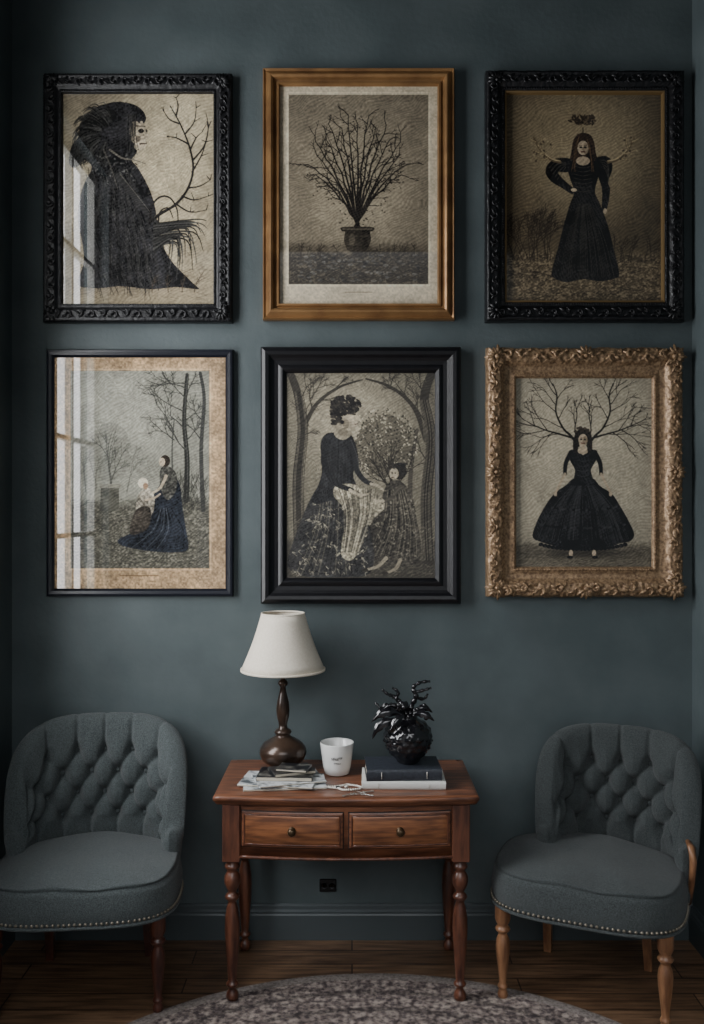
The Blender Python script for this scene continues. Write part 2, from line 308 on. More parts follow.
def art1():
    A=Art(60,90,216,304,C(166,157,138),1); rng=random.Random(3)
    A.wash(A.n*1.6-.5,C(190,181,160),.7); A.glow(190,115,60,60,C(194,185,164),.6); A.glow(85,110,40,30,C(120,113,102),.5)
    A.wash((A.Y-262)/14+(A.n-.5)*2,C(178,167,144),.7); A.scratch((62,262,214,300),360,C(92,84,74),.5,7,0.1,rng)
    A.engrave(1800,(60,90,216,304),rng,5,.25,.75,1.1,.0)
    A.glow(120,285,70,14,C(110,102,92),.6)
    dk=C(44,44,47)
    A.poly([(69,162),(72,146),(79,136),(80,124),(88,116),(96,108),(106,104),(118,102),(132,104),(142,110),(146,118),(144,124),(140,130),(136,140),(137,152),(132,160),(138,168),(146,182),(152,196),(156,212),(158,230),(164,248),(174,264),(194,284),(198,289),(176,287),(150,289),(122,286),(96,288),(78,284),(84,262),(82,240),(78,220),(80,198),(85,182),(92,168),(86,160),(80,164),(74,168)],dk,1,True,.6,.5)
    for i in range(190):
        t=rng.uniform(1.4,4.5); r0=rng.uniform(8,22); r1=r0+rng.uniform(6,11)
        A.line([(110+r0*1.1*math.cos(t),134-r0*math.sin(t)),(109+r1*1.12*math.cos(t+.12),134-r1*math.sin(t+.12)),(108+(r1+3)*1.1*math.cos(t+.3),136-(r1+2)*math.sin(t+.3))],1.6,.3,C(*[rng.choice((26,36,54,84))]*3),.75)
    for i in range(60): A.line([(rng.uniform(74,90),rng.uniform(140,160)),(rng.uniform(71,86),rng.uniform(150,170))],1.4,.3,C(*[rng.choice((30,44,70))]*3),.8)
    tst=lambda x,y:84<x<130+(y-165)*.25
    A.scratch((80,165,160,285),700,C(110,109,106),.45,16,-1.35,rng,.6,.35,tst)
    A.scratch((80,165,160,285),420,C(20,20,22),.6,16,-1.35,rng,.9,.35,tst)
    for k in range(9): x=90+k*8; A.line([(104+k*4,182),(x+4,230),(x+k*2,284)],2.6,3.4,C(*[rng.choice((76,24))]*3),.35)
    for k in range(130): A.ell(rng.uniform(90,138),rng.uniform(154,184),rng.uniform(.8,2),.7,C(*[rng.choice((110,70,130,28))]*3),.6,rng.uniform(0,3))
    A.line([(118,176),(134,196),(148,214),(160,224)],6,2.4,C(62,62,63),.9); A.line([(120,174),(136,194),(150,212)],1,.6,C(120,117,112),.7)
    A.ell(136,133,6.5,12,C(150,142,128),1,-.1,grain=.3); A.poly([(140,122),(145,126),(146,131),(149.5,137),(146,139),(147,143),(144,149),(138,151),(134,144)],C(176,167,151),1,True,.2,.2)
    A.ell(141,131,3,2.2,C(40,38,36)); A.ell(146.5,131,1,1.6,C(60,56,52)); A.line([(140,144),(146.5,143.5)],1.4,.9,C(50,38,36)); A.ell(138,139,2.6,3.2,C(104,97,88),.8); A.line([(136,126),(145,126.5)],1,.7,C(50,46,44))
    for k in range(13): x=128+k*.7; A.line([(x,115),(x-2+rng.uniform(-1,3),132),(x-2+rng.uniform(-2,5),150+rng.uniform(0,10))],1.1,.4,C(*[rng.choice((26,34,70))]*3),.7)
    A.line([(110,150),(122,158),(134,160),(146,164)],2.2,.8,C(118,115,108),.8); A.line([(104,150),(112,170),(118,190)],1.5,.6,C(106,103,98),.6)
    br=C(42,40,40)
    A.line([(150,222),(160,214),(176,204),(188,188),(193,168),(189,146),(180,124),(170,106)],3.4,1,br)
    for p in ([(192,172),(201,156),(206,142)],[(193,160),(204,146),(208,128),(206,114)],[(188,144),(176,138),(167,137)],[(185,134),(194,122),(196,108)],[(180,124),(170,120),(164,112)],[(188,188),(200,186),(210,180)],[(182,196),(194,200),(208,196)],[(190,150),(196,138),(202,132)],[(176,116),(178,106),(176,98)],[(176,204),(190,212),(206,210)]):
        A.line(p,1.9,.5,br)
        for q in range(3):
            z=p[rng.randint(1,2)]; A.seg(z,(z[0]+rng.uniform(-7,7),z[1]-rng.uniform(1,8)),.5,.2,br)
    A.line([(150,222),(152,206),(160,197),(170,198),(177,210),(178,226)],2.4,1,br); A.line([(158,226),(160,212),(168,208),(173,218)],1.8,.8,br)
    for k in range(24):
        a=.2-1.6*k/23; L=rng.uniform(26,60); A.line([(154,224+k*1.2),(160+L*.5*math.cos(a)+6,230-L*.4*math.sin(a)-6),(160+L*math.cos(a)*.8,232-L*math.sin(a)*.95)],2.2,.4,C(*[rng.choice((40,54,80))]*3))
    for x in (152,168,182,194): A.tree(x,292,1.5,10,.8,3,C(80,72,64),rng,.7)
    A.engrave(1800,(76,102,196,288),rng,5,.4)
    return A
def art2():
    A=Art(278,82,441,305,C(190,182,166),2); rng=random.Random(5)
    m=((A.X>289)&(A.X<428)&(A.Y>95)&(A.Y<284))*1.0; A.wash(m,C(122,115,103)); A.msk=m
    g=np.exp(-(((A.X-358)/55)**2+((A.Y-190)/70)**2)); A.wash(m*g,C(166,158,141),.85); A.wash(m*(A.n*1.4-.5),C(144,137,123),.4)
    A.scratch((290,96,427,248),900,C(96,90,81),.3,7,0.05,rng,.6,.3); A.scratch((290,96,427,248),500,C(164,157,143),.25,7,0.05,rng,.6,.3)
    gr=m*np.clip((A.Y-249-(A.n-.5)*18)/5,0,1); A.wash(m*np.exp(-((A.Y-249)/7)**2),C(82,77,69),.6); A.wash(gr,C(70,65,58),.95); A.wash(gr*np.clip(A.nf*3-1.4,0,1),C(124,117,104),.5)
    A.scratch((290,254,427,282),420,C(32,30,28),.65,6,0,rng,.9)
    for i in range(130): A.ell(rng.uniform(296,422),rng.uniform(254,281),rng.uniform(1,3.4),rng.uniform(.6,1.6),C(*[rng.choice((100,32,128))]*3),.5)
    for i in range(14): A.tree(rng.uniform(292,425),255,1.57+rng.uniform(-.4,.4),6,.6,3,C(52,48,43),rng,.6,.7)
    bk=C(38,35,33)
    for i in range(17):
        th=math.radians(-4+188*i/16); tx=358+50*math.cos(th)*(1 if i%2 else .86); ty=172-58*math.sin(th)*(1 if i%2 else .82)
        mx_=357+(tx-357)*.42; my=228-(228-ty)*.62 if math.sin(th)>.3 else 228-(228-ty)*.75
        q=[((1-t)**2*(357+(i-8)*.4)+2*t*(1-t)*mx_+t*t*tx,(1-t)**2*229+2*t*(1-t)*my+t*t*ty) for t in np.linspace(0,1,10)]
        q=[(x+rng.uniform(-.9,.9),y+rng.uniform(-.9,.9)) for x,y in q]
        A.line(q,2.4,.7,bk,1)
        for k in range(3,10):
            dx,dy=q[k][0]-q[k-1][0],-(q[k][1]-q[k-1][1]); a=math.atan2(dy,dx)
            A.tree(*q[k],a+rng.choice((-1,1))*rng.uniform(.4,.9),rng.uniform(5,11),.9,3,bk,rng,.5,1,2,.66)
    for k in range(160):
        a=rng.uniform(0,6.28); A.ell(358+math.cos(a)*rng.uniform(20,52),172-math.sin(a)*rng.uniform(15,56),.9,.6,bk,.8)
    A.poly([(343,227),(372,227),(373,231),(370,232),(371,240),(367,249),(363,253),(366,257),(349,257),(352,253),(347,249),(344,240),(345,232),(342,231)],C(62,58,53),1,True,.3,.2); A.ell(352,240,3,7,C(104,98,88),.6); A.line([(343,229),(372,229)],1.2,1.2,C(104,98,88)); A.line([(346,246),(369,246)],.7,.7,C(34,32,28)); A.line([(348,236),(368,236)],.6,.6,C(90,85,76))
    A.engrave(1300,(292,96,425,282),rng,4,.3)
    mm=m[...,None]; mat_=np.zeros_like(A.im)+np.array(C(190,182,166)); A.im=A.im*mm+mat_*(1-mm)
    A.line([(345,292),(372,292)],.8,.8,C(120,112,98),.8)
    A.line([(287.5,93),(429.5,93),(429.5,285.5),(287.5,285.5),(287.5,93)],.9,.9,C(216,208,190),.8,False)
    return A
def woman_face(A,x,y,r,skin=C(184,170,150)):
    A.ell(x,y,r,r*1.3,skin,1); A.ell(x+r*.5,y+r*.1,r*.5,r*1.0,C(134,121,104),.7); A.ell(x-r*.38,y-r*.08,r*.28,r*.17,C(36,32,30)); A.ell(x+r*.38,y-r*.08,r*.28,r*.17,C(36,32,30)); A.line([(x-r*.3,y+r*.7),(x+r*.3,y+r*.7)],r*.24,r*.24,C(84,50,44)); A.line([(x+.05*r,y),(x-.05*r,y+r*.35)],r*.18,r*.18,C(120,106,90),.8); A.line([(x-r*.65,y-r*.38),(x-r*.15,y-r*.42)],.5,.4,C(60,50,44)); A.line([(x+r*.65,y-r*.38),(x+r*.15,y-r*.42)],.5,.4,C(60,50,44))
def art3():
    A=Art(501,89,661,305,C(86,77,63),3); rng=random.Random(8)
    A.glow(584,150,66,74,C(164,152,127),.95,1.3); A.glow(545,120,60,30,C(134,123,102),.5); A.wash(A.n*1.6-.5,C(110,99,81),.45)
    A.engrave(1800,(503,90,660,260),rng,6,.3,.72,1.25,0)
    gr=np.clip((A.Y-250-(A.n-.5)*20)/6,0,1); A.wash(gr,C(96,86,71),.8); A.wash(gr*np.clip(A.nf*3-1.2,0,1),C(168,154,130),.55)
    A.scratch((505,255,658,300),520,C(38,33,28),.6,6,.2,rng,.8); A.scratch((505,262,658,300),340,C(180,166,140),.45,5,.1,rng,.6)
    for i in range(16): A.tree(rng.uniform(506,552),260,1.57+rng.uniform(-.3,.3),22,.8,4,C(52,45,38),rng,.5,.8)
    for i in range(8): A.tree(rng.uniform(615,655),262,1.57+rng.uniform(-.3,.3),14,.7,3,C(52,45,38),rng,.5,.7)
    dk=C(30,29,30)
    A.poly([(583,133),(590,135),(594,142),(596,154),(600,166),(594,174),(585,170),(574,174),(568,166),(571,154),(573,142),(577,135)],C(58,46,38),1,True,.3,.3)
    A.poly([(572,161),(583,164),(595,161),(601,165),(598,178),(595,192),(600,204),(608,226),(614,250),(619,272),(616,278),(600,281),(583,279),(566,282),(553,277),(552,270),(558,248),(564,224),(570,204),(574,192),(570,178),(567,166)],dk,1,True,.4,.3)
    for x in range(556,616,2): A.line([(583+(x-583)*.22,204),(583+(x-583)*.7,240),(x,277)],.7,.8,C(*rng.choice(((78,75,71),(16,16,16),(50,48,46)))),.6)
    for y in range(166,192,4): A.line([(574,y),(583,y+2),(592,y)],.6,.6,C(84,80,75),.7)
    A.ell(583,161,7,4.5,C(176,162,142)); woman_face(A,583,148,5.6)
    for sx in (-1,1): A.line([(583,136),(583+sx*6,141),(583+sx*8,154),(583+sx*10,168)],3,2.2,C(54,42,34))
    for k in range(18): sx=rng.choice((-1,1)); A.line([(583+sx*4,137),(583+sx*(7+rng.uniform(-1,1.5)),150),(583+sx*(9+rng.uniform(-2,3)),172)],.7,.4,C(*rng.choice(((104,84,64),(30,24,20)))),.7)
    A.poly([(571,160),(562,158),(553,160),(547,166),(546,174),(552,182),(562,188),(572,194),(574,189),(564,180),(558,172),(568,172)],dk,1,True,.3,.4); A.poly([(595,160),(604,156),(611,160),(612,170),(608,182),(610,190),(607,208),(602,210),(602,190),(598,176)],dk,1,True,.3,.4)
    for k in range(5): A.line([(549+k*2,168+k*3),(556+k*2,162+k*2),(566,163+k)],.7,.5,C(92,88,82),.7); A.line([(600+k,160+k*2),(607,162+k*3),(609,172+k*3)],.7,.5,C(92,88,82),.7)
    A.ell(574,190,3,1.8,C(176,162,142)); A.ell(605,211,1.8,3,C(176,162,142))
    for sx in (-1,1):
        X=lambda x:584+sx*x
        A.line([(X(24),162),(X(32),160),(X(40),154),(X(46),146),(X(50),138)],3.2,1.6,C(104,92,74)); A.line([(X(24),161),(X(32),159),(X(40),153),(X(46),145)],1.4,.8,C(176,162,134))
        for p in ([(X(36),158),(X(42),160),(X(50),157)],[(X(40),154),(X(47),152),(X(53),149)],[(X(44),149),(X(42),141),(X(44),135)],[(X(48),142),(X(54),139)]): A.line(p,2,.8,C(100,88,70)); A.line(p,.9,.5,C(170,156,128))
        for k in range(18): A.ell(X(rng.uniform(32,53)),rng.uniform(136,162),1.4,.9,C(*rng.choice(((60,50,42),(160,148,122)))),.7,rng.uniform(0,3))
    for k in range(90):
        a=rng.uniform(0,6.28); r=rng.uniform(2,1+11*abs(math.cos(a)));  A.ell(583+math.cos(a)*r*1.1,120+math.sin(a)*r*.8,2.4,1,C(*rng.choice(((44,38,32),(60,52,44),(98,86,70)))),.9,rng.uniform(0,3))
    A.line([(583,128),(583,134)],1,1,C(40,34,30)); A.engrave(1400,(505,95,655,300),rng,4,.35)
    return A
def art4():
    A=Art(50,355,226,590,C(170,148,122),4); rng=random.Random(11)
    A.im*= (1+.3*(A.nf-.5)+.25*(A.n-.5))[...,None]
    for k in range(500): A.ell(rng.uniform(52,224),rng.uniform(357,588),rng.uniform(.4,1.1),.5,C(118,95,74),.45)
    m=((A.X>71)&(A.X<209)&(A.Y>371)&(A.Y<568))*1.0; keep=A.im.copy(); A.msk=m
    A.wash(m,C(138,139,132)); A.wash(m*np.exp(-((A.X-110)**2/50**2+(A.Y-400)**2/50**2)),C(176,177,170),.7); A.wash(m*(A.n*1.5-.5),C(150,151,144),.35)
    gr=m*np.clip((A.Y-497-(A.n-.5)*16-(A.X<150)*2)/9,0,1); A.wash(gr,C(86,85,79),.9); A.wash(gr*np.clip(A.nf*3-1.3,0,1),C(148,146,136),.5)
    inb=lambda x,y:73<x<207 and 373<y<566
    A.scratch((73,500,205,564),720,C(44,44,42),.6,6,.15,rng,.8,.6,inb); A.scratch((73,500,205,564),340,C(176,174,164),.4,5,.1,rng,.6,.6,inb)
    g=C(86,87,85)
    A.tree(110,492,1.57,22,2.6,5,g,rng,.42,.9,3,.74); A.tree(86,492,1.6,20,1.6,4,C(106,107,103),rng,.45,.8); A.tree(96,490,1.5,18,1.3,4,C(106,107,103),rng,.5,.8); A.tree(127,492,1.57,20,1.4,4,C(106,107,103),rng,.5,.7)
    A.ell(110,452,22,30,C(104,105,101),.25)
    d=C(60,61,60)
    A.line([(186,500),(187,460),(184,420),(187,375)],6,3.4,d); A.line([(203,510),(201,450),(204,400),(200,373)],4.5,3,d,.9)
    for k in range(4): A.line([(184.5+k,498),(185.5+k,460),(182.5+k,420),(185.5+k,377)],.5,.5,C(*rng.choice(((110,111,108),(34,34,33)))),.7)
    A.line([(173,492),(172,450),(174,420)],2,1.2,C(84,86,84))
    for (x,y,a,L) in ((185,430,2.4,20),(184,412,2.7,22),(186,400,2.2,16),(187,440,.9,12),(187,395,1.2,11),(201,440,2.2,14),(202,420,2.5,12),(174,440,2.5,14),(174,432,1.9,18),(185,388,2.9,20),(186,384,3.1,18),(185,450,2.2,18),(186,420,.7,12)): A.tree(x,y,a,L,1.3,4,C(70,71,70),rng,.5,.85,3,.68)
    A.scratch((172,478,207,512),260,C(56,56,54),.7,8,1.5,rng,.8,.6,inb)
    A.poly([(101,487),(119,487),(119,511),(100,511)],C(84,84,79),1,False,.3); A.poly([(99,484),(121,484),(120,488),(100,488)],C(130,129,122),1,False)
    bl=C(44,48,57)
    A.poly([(160,484),(166,472),(173,474),(180,486),(182,504),(185,524),(188,548),(176,552),(150,551),(124,546),(118,540),(132,532),(144,520),(150,506),(154,494)],bl,1,True,.3,.3)
    for k in range(12): A.line([(160+k,508),(150+k*3,530),(126+k*5.2,548)],.8,.7,C(*rng.choice(((96,101,110),(24,26,32),(60,64,74)))),.7)
    A.poly([(160,470),(168,466),(176,474),(176,490),(168,500),(161,490)],C(84,84,81),1,True,.4,.4)
    A.ell(165,461,5,6,C(52,46,42)); A.ell(162,462,3,4.2,C(184,171,154)); A.ell(161,462,.6,.6,C(40,36,34)); A.line([(166,476),(160,488),(150,494)],3,2,C(176,165,148))
    A.poly([(140,492),(148,488),(154,496),(153,512),(144,522),(136,514),(137,500)],C(160,155,145),1,True,.4,.3); A.ell(143,483,5,5.4,C(200,194,180)); A.ell(145.5,486,2.6,3.4,C(150,127,108)); A.poly([(136,510),(150,508),(148,528),(130,534)],C(64,60,56),1,True,.3,.3); A.line([(146,500),(154,498),(160,494)],2.2,1.6,C(176,163,146))
    A.line([(140,498),(145,508),(142,518)],.8,.8,C(90,86,80),.8)
    A.engrave(2000,(73,373,207,566),rng,4.5,.3)
    mm=m[...,None]; A.im=A.im*mm+keep*(1-mm)
    A.line([(69.5,369.5),(210.5,369.5),(210.5,569.5),(69.5,569.5),(69.5,369.5)],1,1,C(204,182,154),.7,False)
    A.line([(120,575.5),(158,575.5)],.9,.9,C(100,80,62),.8)
    return A
def art5():
    A=Art(285,371,438,580,C(124,120,108),5); rng=random.Random(17)
    A.glow(352,425,56,54,C(184,177,160),.95,1.4); A.glow(395,470,34,50,C(150,145,131),.5); A.wash(A.n*1.6-.6,C(80,77,70),.5)
    A.wash(np.clip((A.Y-535-(A.n-.5)*30)/12,0,1),C(66,63,58),.8)
    A.engrave(1700,(286,372,437,578),rng,6,.4,.6,1.3,0)
    d=C(66,63,58)
    A.line([(300,540),(298,480),(303,430),(298,395),(290,372)],11,7,d); A.line([(303,430),(316,405),(338,388),(362,380)],5,1.5,d)
    A.line([(428,560),(426,500),(431,440),(424,400),(432,372)],12,8,d); A.line([(426,440),(414,408),(392,388),(366,379)],5.5,1.5,d); A.line([(412,540),(410,480),(417,430)],6,3,C(84,80,74))
    for k in range(11): A.line([(293+k*1.2,540),(292+k*1.2,480),(297+k*1.1,430),(293+k,392)],.6,.6,C(*rng.choice(((130,125,114),(36,34,31)))),.7); A.line([(421+k*1.3,560),(419+k*1.3,500),(424+k*1.3,440),(419+k,400)],.6,.6,C(*rng.choice(((130,125,114),(36,34,31)))),.7)
    for (x,y,a,L) in ((304,425,1.1,16),(312,408,1.8,12),(318,402,.2,12),(335,390,.8,9),(300,400,1,14),(424,420,2.2,14),(414,410,1.3,14),(402,394,2.6,12),(390,388,1.2,10),(428,400,2,14),(298,440,.7,10),(426,460,2.2,12),(310,400,.9,14),(408,400,2,14)): A.tree(x,y,a,L,1.3,4,C(66,63,58),rng,.6,.85)
    A.scratch((290,520,436,576),500,C(148,143,131),.5,6,.4,rng,.8,1)
    A.ell(384,446,29,32,C(90,86,77),.7)
    for k in range(520):
        a=rng.uniform(0,6.28); r=33*math.sqrt(rng.random()); x,y=384+math.cos(a)*r*1.02,444+math.sin(a)*r*1.08
        A.ell(x,y,rng.uniform(.6,1.5),rng.uniform(.4,1.0),C(*rng.choice(((188,182,166),(148,143,129),(56,54,49),(52,50,45),(66,63,57),(196,190,174)))),.85,rng.uniform(0,3))
    for k in range(9): A.tree(392,492,1.57+rng.uniform(-.7,.7),24,1.3,3,C(48,45,41),rng,.5)
    dk=C(38,39,42)
    # seated child at the right, leaning to the woman, in a patterned dress
    A.poly([(386,486),(396,480),(406,486),(413,500),(417,522),(421,546),(417,562),(398,566),(378,560),(366,548),(362,536),(372,522),(380,504)],C(72,69,64),1,True,.4,.4)
    for k in range(22): A.line([(388+k*.8,490),(383+k*1.5,524),(366+k*2.4,556)],.8,.6,C(*rng.choice(((134,129,117),(30,29,27),(96,92,84)))),.7)
    for k in range(120):
        x,y=rng.uniform(374,416),rng.uniform(500,560)
        A.ell(x,y,rng.uniform(.8,2),rng.uniform(.4,.9),C(*rng.choice(((160,155,141),(28,27,25)))),.6,rng.uniform(0,3))
    A.poly([(322,484),(345,482),(358,492),(364,508),(370,530),(374,556),(368,574),(340,577),(304,576),(288,566),(292,546),(300,524),(310,500)],C(56,56,57),1,True,.3,.4)
    for k in range(280):
        x,y=rng.uniform(290,368),rng.uniform(502,574)
        if x>314-(y-500)*.36: A.line([(x,y),(x+rng.uniform(-3,3),y+rng.uniform(-3,3)),(x+rng.uniform(-4,4),y+rng.uniform(-1,5))],rng.uniform(.5,1.4),.4,C(*rng.choice(((156,151,138),(118,114,104),(22,22,24),(24,24,26),(172,167,152)))),.75)
    for k in range(12): A.line([(322+k*2.4,496),(314+k*3.4,535),(296+k*5.6,574)],.9,1.2,C(*rng.choice(((22,22,24),(22,22,24),(126,122,111)))),.55)
    A.poly([(336,432),(346,430),(353,438),(357,450),(357,464),(353,474),(356,484),(360,492),(350,500),(334,500),(316,504),(312,498),(318,486),(322,472),(321,456),(321,442),(326,434)],dk,1,True,.4,.4)
    for k in range(20): A.line([(325+k*1.5,438),(324+k*1.6,462),(318+k*2.0,496)],.5,.5,C(*rng.choice(((78,78,80),(20,20,22),(56,56,59)))),.7)
    # shawl and trailing cloth across the knees
    A.poly([(336,486),(352,484),(368,490),(382,498),(384,508),(372,520),(362,530),(360,546),(352,560),(342,556),(342,540),(346,522),(342,506),(334,496)],C(150,145,131),1,True,.3,.4)
    for k in range(24): A.line([(339+k*1.6,489),(346+k*1.1,516),(343+k*.7,552)],.7,.6,C(*rng.choice(((80,77,69),(190,184,168),(52,50,46),(104,100,90)))),.75)
    A.line([(386,558),(378,566),(368,569)],4,2.4,C(158,151,136)); A.line([(400,560),(396,568),(388,572)],4,2.4,C(146,139,125)); A.ell(365,570,3.4,1.7,C(60,57,52)); A.ell(385,573,3.4,1.7,C(60,57,52))
    A.line([(350,442),(355,456),(357,470),(364,480),(372,484)],7,4,C(46,47,50)); A.line([(351,440),(357,456),(359,470)],.7,.6,C(92,92,94),.8); A.line([(371,484),(378,486),(383,490)],3,1.8,C(178,170,154))
    A.line([(328,442),(324,462),(334,482),(352,490)],7,4.4,C(34,35,38)); A.line([(350,490),(360,495),(368,494)],3,1.8,C(178,170,154))
    A.ell(399,471,7.6,8.6,C(42,39,36)); A.ell(394,473.5,4.6,5.8,C(176,168,152)); A.ell(392.3,472.4,.9,.7,C(36,34,32)); A.ell(396,472.8,.7,.6,C(36,34,32)); A.line([(391.4,477.6),(394.6,478)],.7,.6,C(80,60,56))
    for k in range(30): A.ell(399+rng.uniform(-6,8),466+rng.uniform(-4,10) if k%2 else 464,1.4,1,C(*[rng.choice((28,60))]*3),.7)
    A.ell(393,474,4,5,C(178,170,154),.75); A.ell(392,473,.9,.7,C(36,34,32)); A.ell(395.4,473.2,.7,.6,C(36,34,32)); A.line([(391.4,477.4),(394,477.8)],.7,.6,C(80,60,56))
    A.line([(400,487),(391,498),(382,502)],5,3,C(86,82,76)); A.line([(383,501),(376,501),(372,498)],3,1.8,C(176,168,152))
    A.poly([(337,418),(346,420),(347,428),(352,434),(343,440),(334,434)],C(160,153,138)); A.poly([(343,408),(352,406),(356,410),(357.5,415),(360.5,419.5),(357,421),(357.5,424),(354,429),(346,430),(341,422)],C(180,171,155),1,True,.1)
    A.ell(354.5,414.5,1.6,.8,C(36,34,32)); A.line([(352,411.5),(356.5,411.8)],.9,.6,C(50,46,42)); A.line([(355,424.6),(358,423.8)],.8,.7,C(80,60,56)); A.ell(346,424,3.4,5,C(124,117,104),.7); A.ell(343,432,5,4,C(110,104,92),.5)
    for k in range(210):
        a=rng.uniform(0,6.28); r=math.sqrt(rng.random()); x,y=346+math.cos(a)*r*15,405+math.sin(a)*r*9.5
        A.ell(x,y,rng.uniform(1.1,2.2),rng.uniform(.9,1.7),C(*rng.choice(((26,24,24),(38,35,34),(38,35,34),(74,70,65)))),.9,rng.uniform(0,3))
    for k in range(80): A.ell(rng.uniform(331,343),rng.uniform(402,424),2,1.6,C(*rng.choice(((26,24,24),(40,37,35),(64,60,56)))),.9)
    A.engrave(3000,(286,372,437,578),rng,4,.4)
    A.line([(286.5,372.5),(436.5,372.5),(436.5,578.5),(286.5,578.5),(286.5,372.5)],1.2,1.2,C(50,48,44),1,False)
    return A
def art6():
    A=Art(514,372,656,573,C(166,160,146),6); rng=random.Random(23)
    A.glow(584,440,70,70,C(188,181,165),.8); A.wash(A.n*1.6-.6,C(152,146,132),.3)
    A.wash(np.clip((A.Y-541-(A.n-.5)*6)/5,0,1),C(114,108,98),.85); A.scratch((516,542,654,571),420,C(68,64,57),.55,9,.05,rng,.7,.3); A.wash(np.exp(-((A.Y-540)/4)**2),C(150,144,132),.5)
    A.glow(584,553,46,5,C(52,49,46),.8)
    bk=C(42,39,37)
    for sx in (-1,1):
        X=lambda x:583+sx*x; an=lambda a:a if sx>0 else math.pi-a
        A.line([(X(5),446),(X(12),436),(X(20),428),(X(27),412),(X(26),396),(X(30),384)],2.6,1,bk); A.line([(X(10),438),(X(24),434),(X(38),430),(X(52),424)],2.2,.8,bk)
        A.line([(X(4),446),(X(8),430),(X(6),414),(X(9),400)],1.5,.6,bk)
        for (x,y,a,L) in ((20,428,.5,17),(27,412,.6,16),(26,400,1.9,12),(30,386,1.2,8),(28,404,.9,14),(36,430,.9,15),(44,427,.2,12),(52,424,.5,10),(48,426,1.2,11),(24,434,-.1,19),(30,433,-.4,14),(8,424,1.4,10),(7,412,1.9,8),(24,418,2.0,12),(26,396,.7,12),(38,430,-.5,13)): A.tree(X(x),y,an(a),L,.9,4,bk,rng,.45,.9,2,.7)
    dk=C(30,30,33)
    A.poly([(575,478),(592,478),(600,486),(612,494),(620,506),(628,520),(634,534),(630,541),(620,543),(604,549),(588,550),(572,550),(556,546),(542,542),(533,537),(536,524),(544,508),(554,494),(566,485)],dk,1,True,.4,.3)
    for k in range(110):
        x=rng.uniform(536,631); A.line([(583+(x-583)*.25,486),(583+(x-583)*.7,510),(x,540)],.8,.5,C(*rng.choice(((60,60,64),(14,14,16),(78,78,82)))),.55)
    for (y,hw) in ((506,33),(524,41)):
        for k in range(26):
            t=-1+2*k/25; xx=583+hw*t; yy=y+5*math.sqrt(1-t*t*.9)-1; A.ell(xx,yy,1.8,1.3,C(*rng.choice(((70,70,74),(14,14,16)))),.7)
    for k in range(22): x=541+k*4; A.ell(x,541+8*math.sqrt(max(0,1-((x-583)/46)**2)),2.4,2,dk)
    sk=C(182,168,150)
    A.ell(571,553,2,3.4,sk); A.ell(594,553,2,3.4,sk); A.ell(570,557,3,1.6,dk); A.ell(595,557,3,1.6,dk)
    A.line([(571,453),(566,463),(565,474)],5,3.6,dk); A.line([(595,453),(600,463),(601,474)],5,3.6,dk)
    A.line([(565,474),(560,484),(556,492)],2.8,2,sk); A.line([(601,474),(606,484),(610,492)],2.8,2,sk); A.ell(555.5,494,1.6,2.4,sk); A.ell(610.5,494,1.6,2.4,sk)
    A.poly([(569,451),(577,450),(583,455),(589,450),(597,451),(596,460),(591,470),(592,481),(575,481),(575,470),(570,460)],dk,1,True,.3,.3)
    A.ell(583,451,5.4,3.2,sk); A.line([(583,442),(583,450)],4,4,sk)
    for y in (460,465,470,475): A.line([(577,y),(583,y+1.5),(589,y)],.5,.5,C(80,80,84),.7)
    A.poly([(583,429),(590,432),(592,440),(592,450),(588,454),(586,440),(580,440),(577,454),(573,448),(574,438),(577,431)],C(38,33,31)); woman_face(A,583,440,4.6,sk)
    A.line([(577,440),(578,433),(583,431),(588,433),(589,440)],2.6,2.6,C(38,33,31))
    for k in range(8): A.ell(583+rng.uniform(-8,8),429+rng.uniform(-2,3),2,1.4,C(60,52,46),.8)
    A.engrave(1300,(516,374,654,571),rng,4,.25)
    return A

